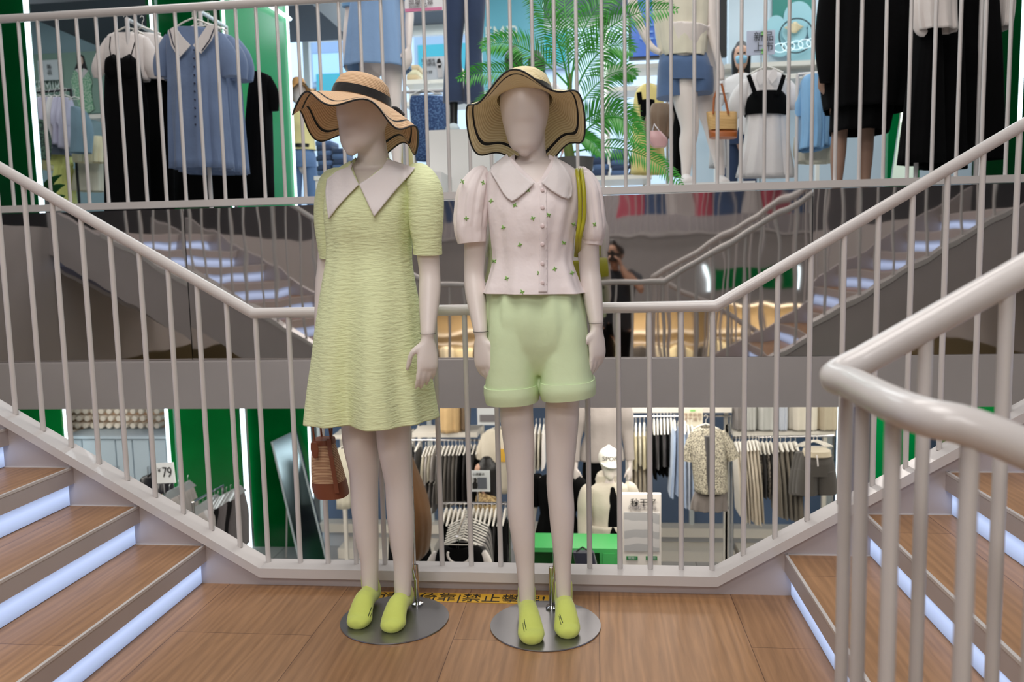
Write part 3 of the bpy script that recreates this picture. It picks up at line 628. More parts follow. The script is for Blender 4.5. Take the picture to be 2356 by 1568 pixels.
MB().chain([(P(722, 1018, 2.59), .011, .003), (P(724, 1034, 2.59), .014, .003), (P(726, 1052, 2.59), .008, .003)], n=12).build('leather_tag', leather, t)
olive = mat('olive_leather', (168, 164, 40), .35, var=.05)
t = thing('shoulder_bag', 'olive green shoulder bag slung on the blouse mannequin, strap over its shoulder', 'bag', P(1330, 700, 2.74))
for dx in (0, 10):
    pts = [P(1327+dx*.5, 588, 2.60), P(1328+dx*.6, 550, 2.50), P(1334+dx, 500, 2.485), P(1334+dx, 450, 2.48), P(1331+dx, 415, 2.49), P(1328+dx, 397, 2.515), P(1328+dx, 390, 2.55), P(1330+dx, 398, 2.60), P(1332+dx, 430, 2.66), P(1330+dx, 520, 2.71), P(1325+dx, 590, 2.725)]
    MB().tube(smooth_path(pts, 5), .0064, 12).build('strap', olive, t)
mb = MB(); c = P(1318, 640, 2.745)
mb.rings([[c+V((sx*w*.5, 0, z))+V((0, sy*d, 0)) for sx, sy in ((-1, -1), (1, -1), (1, 1), (-1, 1))] for w, d, z in ((.17, .022, -.07), (.18, .026, -.05), (.18, .026, .04), (.17, .012, .06))]).build('bag_body', olive, t)
# ================= shared figures and garments for the shops =================
def generic_body(spread=.0):
    mb = MB(); f = V((0, -1, 0)); X = V((1, 0, 0))
    mb.chain(head_secs((0, -.01, 1.63), f, 1.0, 0), n=22)
    mb.chain([(V((0, .01, 1.42)), .05, .05), (V((0, .01, 1.50)), .048, .05), (V((0, 0, 1.58)), .05, .05)], n=16)
    mb.chain([(V((0, .01, 1.45)), .07, .05), (V((0, .01, 1.41)), .15, .07), (V((0, -.005, 1.32)), .14, .095), (V((0, -.005, 1.24)), .125, .10), (V((0, 0, 1.10)), .10, .08), (V((0, .01, .98)), .13, .10), (V((0, .015, .88)), .155, .115), (V((0, .015, .80)), .12, .09)], n=24)
    for s in (-1, 1):
        a, b, c = V((s*.165, .01, 1.41)), V((s*.225, .015, 1.13)), V((s*.235, -.05, .885))
        mb.chain([(a, .04, .042), (a.lerp(b, .5), .038, .04), (b, .033, .033), (b.lerp(c, .4), .032, .032), (c, .022, .02)], n=14)
        hand(mb, c+V((0, 0, -.008)), (0, -.12, -1), (-s*.6, -.8, 0), (-s*.8, .5, 0), 1.0)
        mb.chain([(V((s*.08, .015, .86)), .078, .088), (V((s*.085, .01, .70)), .072, .075), (V((s*(.09+spread*.3), 0, .50)), .052, .054), (V((s*(.092+spread*.5), .015, .34)), .050, .052), (V((s*(.095+spread), .02, .11)), .030, .032)], n=18)
        foot(mb, V((s*(.095+spread), .02, .10)), V((s*(.115+spread), -.16, .028)), .030)
    o = mb.build('body', mskin, None, origin=(0, 0, 0)); bake(o, REM(.009, 4)); return o
_gb = generic_body(); GB = _gb.data; bpy.data.objects.remove(_gb)
GBM = {}
def body_of(root, m):
    if m.name not in GBM: d = GB.copy(); d.materials.clear(); d.materials.append(m); GBM[m.name] = d
    o = bpy.data.objects.new('body', GBM[m.name]); COL.objects.link(o); o.parent = root; ABS[o.name] = V((0, 0, 0)); return o
def fig(name, label, cat, loc, rot=0, m=None, s=1.0, group=None):
    t = thing(name, label, cat, loc, group); t.rotation_euler = (0, 0, rot); t.scale = (s, s, s); body_of(t, m or mskin); return t
def loc_rows(rows, k=9, amp=.04, n=56, cy=.0, closed=False):   # rows (z, rx, ry)
    rs = []; m = len(rows); R = []
    for i in range(m-1):
        for j in range(4): u = j/4; R.append([rows[i][q]*(1-u)+rows[i+1][q]*u for q in range(3)])
    R.append(rows[-1])
    for i, (z, rx, ry) in enumerate(R):
        t = i/(len(R)-1)
        rs.append([V((rx*math.cos(a*2*PI/n)*(1+amp*.5*t*math.sin(k*a*2*PI/n)), cy+ry*math.sin(a*2*PI/n)*(1+amp*t*math.sin(k*a*2*PI/n+1)), z)) for a in range(n)])
    return MB().rings(rs, cap=closed)
def shirt(root, m, hem=.92, wide=.17, long=False, puff_=1.0, nm='shirt'):
    b = loc_rows([(1.475, .06, .06), (1.455, .12, .075), (1.42, .168, .09), (1.30, .162, .118), (1.15, .145, .11), (1.0, wide-.01, .125), (hem, wide, .13)]).build(nm, m, root, local=True); bake(b, SOL)
    for s in (-1, 1):
        q = [(V((s*.150, .01, 1.435)), .035, .05), (V((s*.185, .01, 1.40)), .052*puff_, .06*puff_), (V((s*.205, .01, 1.30)), .060*puff_, .062*puff_), (V((s*.215, .012, 1.20)), .052*puff_, .056)]
        if long: q += [(V((s*.228, .0, 1.10)), .048, .05), (V((s*.238, -.04, .93)), .04, .04)]
        MB().chain(q, n=24, round_=False).build('sleeve', m, b, local=True)
    return b
def trousers(root, m, z1=.06, flare=.06, nm='trousers'):
    mb = loc_rows([(1.05, .118, .098), (.95, .155, .125), (.86, .168, .13), (.80, .165, .12)], amp=0, closed=True)
    for s in (-1, 1):
        mb.chain([(V((s*.082, .015, .86)), .083, .10), (V((s*.088, .01, .70)), .082, .092), (V((s*.092, .0, .48)), .066, .068), (V((s*.096, .01, .28)), .062, .066), (V((s*.10, .0, z1)), flare, flare*1.15)], n=20, round_=False)
    return mb.build(nm, m, root, local=True)
def skirt(root, m, z1=.5, w=.22, k=8, amp=.06, nm='skirt'):
    o = loc_rows([(1.07, .112, .09), (.97, .155, .125), (.86, .172, .14), (z1, w, w*.85)], k=k, amp=amp).build(nm, m, root, local=True); bake(o, SOL); return o
def hair(root, m=None, long=.25, fringe=True):
    mb = MB(); rs = []
    mb.chain([(V((0, .035, 1.66-long)), .075, .035), (V((0, .035, 1.60-long*.4)), .085, .06), (V((0, .02, 1.62)), .092, .085), (V((0, .012, 1.70)), .088, .098), (V((0, .01, 1.75)), .055, .06)], n=24)
    return mb.build('hair', m or hairM, root, local=True)
def shoes(root, m):
    for s in (-1, 1):
        MB().chain([(V((s*.095, .055, .035)), .032, .03), (V((s*.10, -.02, .045)), .040, .042), (V((s*.108, -.10, .035)), .045, .032), (V((s*.115, -.185, .026)), .034, .022)], n=16).build('shoe', m, root, local=True)
hangM = mat('white_hanger_plastic', (226, 222, 214), .35)
def hanger_mb(x, y, w, Y, mb=None, hook=14, tilt=0):     # centre of the neck in px, half width px
    mb = mb or MB(); h = P(x, y, Y); s = (P(x+w, y, Y)-h).length; drop = s*.42; yo = V((0, tilt, 0))
    mb.tube([h+V((-s, 0, -drop)), h+V((-s*.5, 0, -drop*.42)), h, h+V((s*.5, 0, -drop*.42)), h+V((s, 0, -drop))], .006, 8)
    mb.tube([h+V((-s*.95, 0, -drop)), h+V((s*.95, 0, -drop))], .0035, 6)
    hk = [h+V((0, 0, .0)), h+V((0, 0, .035)), h+V((.014, 0, .05)), h+V((.012, 0, .07)), h+V((-.003, 0, .078)), h+V((-.014, 0, .066))]
    mb.tube(hk, .0022, 6); return mb
def hung(name, label, cat, rows, Y, m, group=None, dep=.05, k=8, amp=.06, ph=0., sleeves=(), hanger=None, collar=None, cm=None, n=64, parts=()):
    t = thing(name, label, cat, P((rows[-1][1]+rows[-1][2])/2, rows[-1][0], Y), group)
    b = garment_mb(rows, Y, dep=dep, k=k, amp=amp, ph=ph, n=n, closed=False).build('cloth_body', m, t); bake(b, SOL)
    for q in sleeves: limb_mb(q, Y, flat=.75, n=20).build('sleeve', m, t)
    if hanger: hanger_mb(hanger[0], hanger[1], hanger[2], Y).build('hanger', hangM, t)
    for pts in (collar or ()): poly_px(pts, Y-dep*1.05-.012, .008).build('collar', cm or whitef, t, smooth=False)
    return t
# ================= UPPER SHOP =================
greenG = mat('green_glass_panel', (0, 128, 64), .22, var=.15, varscale=.8)
greenD = mat('dark_green_glass_panel', (0, 62, 26), .10, coat=.6, var=.4, varscale=1.2)
pale = mat('pale_blue_wall', (206, 218, 226), .6); teal = mat('teal_glass', (40, 150, 158), .15)
# green glass bays with lit edges
def bay(x0, x1, Y0, Y1, m, lab, z0=UZ, z1=4.88, th=.06):
    a, b = V((x0, Y0, z0)), V((x1, Y1, z0)); MB_ = MB().poly([V((x0, Y0, z0)), V((x1, Y1, z0)), V((x1, Y1, z1)), V((x0, Y0, z1))], V((0, th, 0)))
    return tag(MB_.build('glass_panel', m, smooth=False), lab, 'glass panel')
def xat(px, Y, py=250): return P(px, py, Y).x
def strip(px, py, Y, lab, z0=UZ, z1=4.88, w=.009, grp=None):
    p = P(px, py, Y); return tag(MB().box((p.x-w, p.y-w, z0), (p.x+w, p.y+w, z1)).build('light_strip', led, smooth=False), lab, 'light strip', grp)
bay(xat(-330, 6.0), xat(75, 6.0), 6.0, 6.0, greenD, 'dark green glass wall at the far left of the upper floor')
strip(77, 230, 5.95, 'white light strip on the edge of the far left dark green glass', w=.013)
bay(xat(350, 7.6), xat(512, 7.6), 7.6, 7.6, greenD, 'green glass panel behind the denim dresses on the upper floor')
strip(349, 60, 7.55, 'thin light strip left of the green glass behind the denim dresses')
strip(515, 60, 7.4, 'light strip between two green glass panels above the denim dresses')
bay(xat(519, 7.4), xat(668, 8.6), 7.4, 8.6, greenG, 'bright green glass wall right of the denim dresses')
strip(669, 200, 8.6, 'light strip on the right edge of the bright green glass wall', z1=4.1)
a, b = P(668, 44, 8.6), P(600, 0, 8.0); tag(MB().tube([a, b, P(540, -40, 7.5)], .018, 6).build('light_strip', led), 'slanting light strip along the top of the bright green glass wall', 'light strip')
bay(xat(2045, 7.2), xat(2120, 7.2), 7.2, 7.2, greenG, 'green glass sliver between the black garments on the right')
bay(xat(2250, 5.9), xat(2700, 5.9), 5.9, 5.9, greenD, 'green glass wall at the far right of the upper floor')
strip(2349, 200, 5.6, 'light strip on the far right dark green glass')
# shop shell
struct(MB().box((-16, 10.9, UZ), (-4.65, 11.0, 4.9)).build('wall_back', mat('teal_grey_wall', (150, 178, 186), .7), smooth=False))
struct(MB().box((-16.1, -13, LZ), (-16, 16, 4.9)).build('wall_left', pale, smooth=False)); struct(MB().box((12, -13, LZ), (12.1, 16, 4.9)).build('wall_right', pale, smooth=False))
struct(MB().box((-16, -13.1, LZ), (12, -13, 4.9)).build('wall_front', mat('warm_white_wall', (215, 205, 190), .7), smooth=False))
# dark bulkhead over the left shop
struct(MB().box((-6.6, 8.75, 4.15), (-3.2, 10.8, 4.9)).build('ceiling', mat('charcoal_bulkhead', (66, 70, 76), .7), smooth=False))
# window wall at the back, and the street front seen through it
t = thing('window_1', 'tall shop window at the back', 'window', (0, 13, UZ)); t['kind'] = 'structure'
m = MB()
for x in (-4.6, -3.3, -1.7, .2, 2.1, 4.0, 6.5): m.box((x-.05, 12.95, UZ), (x+.05, 13.05, 4.9))
m.box((-4.6, 12.95, 4.75), (12, 13.05, 4.9)); m.box((-4.6, 12.95, UZ), (12, 13.05, UZ+.1)); m.build('window_frame', shelfw, t, smooth=False)
glass = mat('clear_glass', (225, 240, 240), .02, trans=1)
t = thing('street_building', 'pale building front across the street, seen through the back windows', 'building', (0, 17, UZ))
MB().box((-9, 17, LZ), (12, 17.4, 10)).build('wall', mat('pale_render', (226, 232, 240), .7), t, smooth=False)
shut = mat('grey_blue_shutter', (140, 158, 184), .5)
for px0, px1, py0, py1 in ((724, 835, 62, 190), (965, 1075, 42, 190), (1200, 1300, 20, 150)):
    A_, B_ = P(px0, py1, 16.9), P(px1, py0, 16.9)
    MB().box((A_.x-.08, 16.86, A_.z-.1), (B_.x+.08, 17.0, B_.z+.1)).build('window_frame', mat('grey_window_frame', (150, 165, 180), .5), t, smooth=False)
    MB().box((A_.x, 16.84, A_.z), (B_.x, 16.86, B_.z-.5)).build('window_pane', teal if px0 > 900 else mat('sky_pane', (170, 200, 225), .2), t, smooth=False)
    if px0 < 900: MB().box((A_.x, 16.83, B_.z-.5), (B_.x, 16.86, B_.z)).build('shutter', shut, t, smooth=False)
# teal lower band of the window
box_px(728, 168, 830, 215, 16.78, .02).build('window_pane', teal, t, smooth=False)
# poster shop (far left)
t = thing('wall_poster', 'large greenish poster of a woman in a green dress on the left shop wall', 'poster', P(150, 400, 10.8))
box_px(76, 120, 262, 262, 10.8, .05).build('poster_sheet', mat('sage_poster', (132, 160, 146), .6), t, smooth=False)
def pp(pts, d, m, nm='picture', Y=10.79): return poly_px(pts, Y-d, .004).build(nm, m, t, smooth=False)
fl_g = spots('green_print_fabric', (96, 160, 120), (190, 215, 190), 60, .5); skn = mat('print_skin', (222, 190, 170), .6); hr_ = mat('print_hair', (26, 20, 22), .6)
pp([(176, 128), (184, 124), (192, 129), (196, 145), (201, 162), (190, 160), (183, 150), (176, 162), (171, 160), (177, 145)], .002, hr_)
pp([(178, 132), (184, 128), (190, 133), (191, 144), (187, 152), (185, 160), (181, 160), (181, 152), (178, 144)], .004, skn)
pp([(170, 163), (182, 158), (190, 158), (204, 163), (212, 190), (209, 206), (214, 240), (218, 250), (205, 259), (190, 262), (180, 240), (172, 215), (166, 200), (163, 185)], .006, fl_g)
pp([(173, 160), (181, 157), (187, 170), (192, 157), (203, 162), (190, 180), (185, 176)], .008, whitef)
t2 = thing('wall_notice', 'small white framed notice on the sage poster wall', 'notice', P(110, 180, 10.7)); box_px(88, 138, 134, 184, 10.7, .03).build('notice_board', mat('light_frame', (205, 212, 214), .4), t2, smooth=False)
text('lettering', '新\n品', .07, P(113, 160, 10.68), black, t2)
text('lettering', 'SEMIR', .26, P(108, 201, 10.76), mat('pale_lettering', (214, 226, 218), .5), t, sx=.62)
# upper-left black rail with pastel tops
def rail(nm, lab, a, b, feet=True, m=None, r=.014, z0=UZ):
    t = thing(nm, lab, 'clothes rail', (a.lerp(b, .5).x, a.lerp(b, .5).y, z0)); m = m or steel
    MB().tube([a, b], r, 12).build('top_bar', m, t)
    if feet:
        for p in (a, b): MB().tube([p, V((p.x, p.y, z0+.02))], r, 10).build('post', m, t)
        for p in (a, b): MB().tube([V((p.x, p.y-.22, z0+.02)), V((p.x, p.y+.22, z0+.02))], r, 8).build('foot', m, t)
    return t
rail('clothes_rail', 'black clothes rail carrying white and lilac tops at the left', P(60, 214, 8.2), P(163, 206, 8.2), m=black)
lil = cloth('lilac_cotton', (196, 190, 210)); gb = cloth('grey_blue_cotton', (112, 138, 152)); cream = cloth('cream_cotton', (224, 214, 180)); lem = cloth('lemon_cotton', (222, 222, 132)); ltb = cloth('light_blue_cotton', (122, 168, 208)); ivory = cloth('ivory_cotton', (208, 202, 184)); beige = cloth('beige_cotton', (208, 184, 146))
for i, x in enumerate((84, 96, 108, 121, 134, 147)):
    mm = (whitef, lil, lil, whitef, lil, lil)[i]
    hung('hanging_shirt', ['white puff-sleeve top at the left end of the black rail', 'lilac top second on the black rail', 'lilac top third on the black rail', 'white top in the middle of the black rail', 'lilac top beside the white one on the black rail', 'lilac top nearest the grey-blue one on the black rail'][i], 'top',
         [(226, x-5, x+14), (245, x-8, x+18), (285, x-6, x+18), (296, x, x+16), (326+(i % 3)*8, x-2, x+20)], 8.2-i*.012, mm, 'tops on the black rail', dep=.12, hanger=(x+4, 219, 11))
hung('hanging_shirt', 'grey-blue square-neck top at the right end of the black rail', 'top', [(246, 166, 182), (262, 165, 200), (300, 166, 212), (335, 165, 210), (352, 163, 208)], 7.9, gb, dep=.08, hanger=(171, 222, 14))
hung('hanging_skirt', 'grey pleated skirt under the lilac tops', 'skirt', [(318, 108, 150), (340, 106, 156), (358, 110, 160)], 8.25, cloth('slate_cotton', (104, 112, 126)), dep=.12)
hung('hanging_dress', 'dark floral dress at the far left, half behind the light strip', 'dress', [(275, 84, 98), (320, 84, 110), (366, 84, 106)], 7.7, spots('dark_floral_fabric', (34, 52, 46), (80, 104, 86), 50), dep=.1)
hung('hanging_skirt', 'yellow pleated skirt with a ruffled waist at the left', 'skirt', [(355, 122, 160), (378, 118, 163), (384, 134, 160), (420, 132, 164), (470, 130, 168)], 8.3, lem, dep=.14, k=12, amp=.09)
hung('hanging_shirt', 'cream ruffled top left of the yellow skirt', 'top', [(350, 110, 122), (372, 94, 124), (390, 96, 122)], 8.4, cream, dep=.12, k=12, amp=.1)
hung('hanging_shorts', 'cream shorts hanging right of the yellow skirt', 'shorts', [(372, 176, 240), (385, 178, 240), (430, 170, 243), (440, 172, 243)], 8.4, ivory, dep=.14)
for i, (x0, x1) in enumerate(((176, 205), (205, 243))):
    hung('hanging_shirt', ['cream ruffled blouse above the cream shorts', 'cream puff-sleeve blouse at the edge of the black slip dress'][i], 'top', [(312+i*2, x0+3, x1-3), (330, x0, x1), (360, x0-2, x1), (374, x0, x1)], 8.1+.1*i, cream, dep=.1, k=10, amp=.1)
tag(box_px(205, 262, 250, 272, 10.4, .35).build('wall_shelf', shelfw, smooth=False), 'white wall shelf under the sage poster', 'shelf')
t = thing('potted_plant', 'leafy plant low behind the left handrail', 'plant', P(112, 480, 6.5))
for (a, c, b) in (((100, 470), (96, 420), (142, 402)), ((102, 475), (110, 430), (150, 425)), ((98, 480), (84, 430), (80, 400)), ((104, 485), (120, 455), (150, 450))):
    pts = [P(*[(1-u)**2*a[i]+2*u*(1-u)*c[i]+u*u*b[i] for i in (0, 1)], 6.5) for u in [j/8 for j in range(9)]]
    MB().tube(pts, [.006, .02, .035, .042, .042, .036, .028, .016, .003], 8, flat=.15).build('leaf', mat('dark_leaf', (30, 74, 34), .4), t)
tag(MB().lathe([(.10, 0), (.14, .28), (.13, .28), (.12, .26), (.001, .26)], V((P(102, 480, 6.5).x, 6.5, UZ))).build('pot', mat('grey_pot', (90, 88, 86), .6), t), '', '') if False else MB().lathe([(.10, 0), (.14, .28), (.13, .28), (.12, .26), (.001, .26)], V((P(102, 480, 6.5).x, 6.5, UZ))).build('pot', mat('grey_pot', (90, 88, 86), .6), t)
# two white rails with blouses, slips, denim and black dresses
rail('clothes_rail', 'white rail holding white blouses and black slip dresses', P(292, 44, 5.35), P(350, 74, 6.3))
rail('clothes_rail', 'white rail holding the denim dresses with white collars', P(460, 26, 5.25), P(520, 62, 6.4))
satinw = cloth('white_satin', (214, 206, 202), var=.05)
def blouse(i, dx, Y, lab):
    hung('hanging_blouse', lab, 'blouse', [(78, 262+dx, 318+dx), (86, 248+dx, 334+dx), (120, 244+dx, 340+dx), (185, 246+dx, 342+dx)], Y, satinw, 'white blouses on the first rail', dep=.07, k=9, amp=.08,
         sleeves=([(252+dx, 92, 10), (236+dx, 130, 15), (226+dx, 160, 15), (224+dx, 180, 8)], [(330+dx, 90, 11), (342+dx, 120, 17), (350+dx, 155, 19), (351+dx, 180, 9)]), hanger=(290+dx, 62, 40))
blouse(0, 0, 5.4, 'white puff-sleeve blouse in front on the first white rail'); blouse(1, 38, 5.75, 'white puff-sleeve blouse behind the front one on the first white rail')
def slip(dx, Y, x1, lab):
    t = hung('slip_dress', lab, 'dress', [(138, 250+dx, 318+dx), (165, 245+dx, 322+dx), (240, 244+dx, x1-6), (330, 244+dx, x1-3), (490, 246+dx, x1)], Y, blackf, 'black slip dresses on the first rail', dep=.09, k=6, amp=.05)
    for q in (((254+dx, 84), (252+dx, 110), (258+dx, 145)), ((318+dx, 74), (308+dx, 105), (298+dx, 140))): MB().tube([P(x, y, Y-.10) for x, y in q], .004, 6).build('strap', blackf, t)
    for cx in (262+dx, 299+dx): MB().chain([(P(cx, 128, Y-.03), .012, .02), (P(cx, 140, Y-.03), .05, .06), (P(cx, 170, Y-.03), .055, .065)], n=18).build('bust_cup', blackf, t)
slip(0, 5.3, 342, 'long black strappy dress in front on the first white rail'); slip(62, 5.8, 398, 'long black dress behind, between blouse and denim dress')
denL = cloth('washed_blue_denim', (98, 116, 148), var=.18)
def denimd_(i, dx, dy, Y, lab):
    hem = 388+dy
    t = hung('denim_dress', lab, 'dress', [(66+dy, 408+dx, 478+dx), (76+dy, 388+dx, 500+dx), (120+dy, 386+dx, 506+dx), (190+dy, 392+dx, 516+dx), (260, 393+dx, 520+dx), (hem, 396+dx, 532+dx)], Y, denL, 'denim dresses with white collars', dep=.10, k=9, amp=.12,
         sleeves=([(392+dx, 84+dy, 12), (378+dx, 120+dy, 18), (372+dx, 150+dy, 19), (370+dx, 176+dy, 14)], [(500+dx, 82+dy, 14), (516+dx, 115+dy, 22), (524+dx, 145+dy, 24), (528+dx, 176+dy, 18)]), hanger=(443+dx, 42+dy, 42),
         collar=([(386+dx, 70+dy), (402+dx, 60+dy), (417+dx, 82+dy), (438+dx, 104+dy), (411+dx, 134+dy), (394+dx, 105+dy)], [(479+dx, 55+dy), (499+dx, 60+dy), (486+dx, 92+dy), (462+dx, 123+dy), (444+dx, 104+dy), (462+dx, 80+dy)]) if i == 0 else None)
    if i == 0:
        nv = mat('navy_tape', (30, 34, 60), .7)
        for q in (((390, 68), (398, 100), (412, 128)), ((494, 62), (482, 92), (464, 117))): MB().tube([P(x, y, Y-.122) for x, y in q], .0035, 6).build('collar_tape', nv, t)
        for y in range(115, 290, 19): MB().chain([(P(446+(y-115)*.02, y, Y-.105), .006, .006), (P(446+(y-115)*.02, y, Y-.112), .006, .006)], n=10).build('button', nv, t)
denimd_(0, 0, 0, 5.15, 'blue denim dress with white sailor collar, front of the rail')
denimd_(1, 22, 8, 5.5, 'second denim dress, just behind the front one'); denimd_(2, 36, 12, 5.8, 'third denim dress, furthest back beside the black dress')
hung('black_dress', 'long black dress with puff sleeves at the end of the denim rail', 'dress', [(168, 588, 606), (180, 580, 622), (230, 572, 622), (455, 560, 628)], 6.2, blackf, dep=.12, sleeves=([(612, 180, 12), (626, 215, 15), (630, 255, 11)],))
hung('black_skirt', 'long black skirts hanging below the denim dresses', 'skirt', [(330, 402, 590), (400, 396, 600), (470, 392, 612)], 6.4, blackf, dep=.12)
# yellow-shirt mannequin
yel = cloth('butter_cotton', (226, 206, 132)); yshirt = cloth('pale_yellow_cotton', (228, 214, 150))
p = P(692, 300, 9.2)
t = fig('mannequin', 'mannequin in pale yellow shirt, straw hat and jeans beside the green wall', 'mannequin', (p.x, 9.2, UZ), rot=.25)
shirt(t, yshirt, hem=1.0, puff_=1.1); trousers(t, cloth('mid_blue_denim', (92, 120, 160), var=.3)); MB().lathe([(.125, 1.02), (.135, 1.02), (.135, 1.06), (.125, 1.06)], (0, 0, 0)).build('belt', black, t, local=True); 
def small_hat(root, cs, n=48):
    rs = []
    for r, z, w in ((.01, .11, 0), (.06, .10, 0), (.085, .04, 0), (.09, .0, 0), (.13, -.02, .015), (.19, -.05, .035)):
        rs.append([V((r*math.sin(a*2*PI/n), -r*math.cos(a*2*PI/n), 1.70+z+w*math.sin(5*a*2*PI/n)+.25*r*math.cos(a*2*PI/n))) for a in range(n)])
    h = MB().rings(rs, cap=False).build('sun_hat', cs, root, local=True); bake(h, SOL); MB().tube(rs[-1]+[rs[-1][0]], .005, 6).build('brim_edging', black, h, local=True); return h
small_hat(t, mat('straw_plain', (190, 140, 82), .7))
t = thing('crossbody_bag', 'pale leather crossbody bag beside the yellow shirt mannequin', 'bag', P(650, 385, 9.1))
garment_mb([(343, 642, 660), (360, 634, 664), (384, 628, 668)], 9.05, dep=.06, n=24, foldf=lambda a, b: 0, sq=.6).build('bag_body', mat('pale_leather', (208, 196, 170), .5), t)
MB().tube([P(645, 345, 9.05), P(652, 300, 9.05), P(664, 262, 9.05)], .008, 6).build('strap', mat('pale_leather', (208, 196, 170), .5), t)
# blue skirt mannequin on a low platform
def jar_platform(x0, x1, Y, z1, lab, dep=.8): return tag(MB().box((x0, Y, UZ), (x1, Y+dep, z1)).build('display_platform', white, smooth=False), lab, 'platform')
p = P(905, 300, 5.7); Z0 = 1.78
jar_platform(p.x-.35, p.x+.4, 5.35, Z0, 'low white platform under the blue skirt mannequin')
t = fig('mannequin', 'mannequin in a light blue skirt standing above the green dress mannequin', 'mannequin', (p.x-.08, 5.7, Z0), rot=-.12)
shirt(t, ltb, hem=.95)
t2 = garment_mb([(-130, 850, 905), (-90, 830, 915), (-20, 818, 922), (60, 806, 930), (120, 800, 938), (160, 796, 942)], 5.7, dep=.2, k=7, amp=.06, closed=False)
b = t2.build('skirt', cloth('powder_blue_cotton', (128, 160, 200), var=.04), None); b.parent = t; bake(b, SOL)
b.matrix_parent_inverse = (Matrix.Translation(t.location) @ Matrix.Rotation(-.12, 4, 'Z')).inverted()
shoes(t, whitef)
limb = limb_mb([(762, -20, 11), (775, 25, 10), (790, 45, 7)], 5.9, flat=.9)
# jeans mannequin on the white pedestal
jar_platform(xat(985, 5.75, 380), xat(1138, 5.75, 380), 5.75, P(1060, 297, 5.75).z, 'tall white box pedestal under the flared jeans mannequin', .7)
t = thing('mannequin', 'mannequin in flared dark jeans and pale trainers on the white pedestal', 'mannequin', P(1070, 297, 6.1))
zt = P(1060, 297, 5.75).z
mbx = MB()
for (x0, x1, x2, x3) in ((1047, 1046, 1043, 1044), (1094, 1092, 1090, 1091)):
    limb_mb([(x0+(8 if x0 < 1070 else -8), -170, 32), (x0, -60, 27), (x1, 40, 23), (x2, 120, 19), (x2, 180, 22), (x3, 236, 25)], 6.1, mbx, flat=1.0, n=24)
garment_mb([(-300, 1050, 1090), (-260, 1032, 1108), (-190, 1022, 1118), (-150, 1022, 1118)], 6.1, dep=.13, n=32, mb=mbx, foldf=lambda a, b: 0)
mbx.build('flared_jeans', denimd, t)
limb_mb([(1070, -620, 16), (1070, -560, 22), (1070, -540, 18), (1070, -520, 44), (1070, -470, 45), (1070, -380, 38), (1070, -320, 30), (1070, -280, 36)], 6.1, flat=.6, n=24).build('body', mskin, t)
for x in (1044, 1094):
    limb_mb([(x, 230, 10), (x, 262, 9), (x, 285, 9)], 6.1, n=12).build('ankle', black, t)
    q = P(x, 290, 6.1); MB().chain([(V((q.x, 6.19, zt+.035)), .035, .035), (V((q.x+.003, 6.08, zt+.05)), .045, .05), (V((q.x+.006, 5.98, zt+.035)), .048, .034), (V((q.x+.008, 5.90, zt+.03)), .036, .028)], n=18).build('trainer', mat('pale_grey_canvas', (186, 196, 200), .7), t)
# price card, notice and skirts on rail
t = thing('price_card', 'white card with a small model picture between the skirt and the jeans', 'sign', P(1000, 185, 7.2))
box_px(972, 130, 1026, 182, 7.2, .012).build('card', mat('white_card', (222, 226, 230), .5), t, smooth=False)
text('lettering', '简约都市\n一条舒适', .032, P(985, 144, 7.19), black, t); text('lettering', '¥ 199', .035, P(984, 166, 7.19), black, t)
pp_ = lambda pts, d, m: poly_px(pts, 7.19-d, .003).build('picture', m, t, smooth=False)
pp_([(1006, 137), (1011, 134), (1014, 140), (1016, 150), (1004, 150)], .001, hr_); pp_([(1004, 146), (1014, 145), (1017, 160), (1018, 178), (1008, 178), (1006, 160)], .003, whitef); pp_([(1007, 150), (1015, 149), (1014, 156), (1008, 156)], .006, black)
t = thing('hanging_notice', 'small white and pink no-climbing notice seen from behind, top centre', 'sign', P(974, 22, 4.7))
box_px(931, -30, 1018, 26, 4.7, .006).build('card', mat('white_card', (222, 226, 230), .5), t, smooth=False); box_px(932, 18, 1017, 25, 4.695, .003).build('pink_band', mat('pink_print', (206, 120, 160), .5), t, smooth=False)
tx = text('lettering', '禁止攀爬', .036, P(968, 5, 4.69), mat('grey_print', (120, 116, 120), .6), t); tx.scale = (-1, 1, 1); tx = text('lettering', 'NO CLIMBING', .016, P(962, 15, 4.69), MATS['grey_print'], t); tx.scale = (-1, 1, 1)
MB().tube([P(945, -30, 4.7), P(945, -110, 4.7)], .0015, 5).build('cord', chrome, t); MB().tube([P(1005, -30, 4.7), P(1005, -110, 4.7)], .0015, 5).build('cord', chrome, t)
rail('clothes_rail', 'white rail with patterned blue denim skirts behind the pedestal', P(925, 212, 7.0), P(1030, 208, 7.0))
for i in range(3):
    hung('denim_skirt', ['patterned blue denim skirt in front on the skirt rail', 'patterned denim skirt in the middle of the skirt rail', 'patterned denim skirt at the back of the skirt rail'][i], 'skirt', [(222, 946+i*6, 1012+i*6), (250, 944+i*6, 1022+i*6), (370-i*14, 958+i*6, 1014+i*5)], 6.95+.12*i, spots('patterned_denim', (46, 72, 116), (92, 122, 164), 75, .55), 'patterned denim skirts', dep=.08, k=6, amp=.05, hanger=(975+i*6, 205, 30))
hung('yellow_dress', 'yellow garment just right of the tan hat', 'dress', [(316, 918, 940), (350, 914, 948), (402, 904, 950)], 7.4, yel, dep=.1)
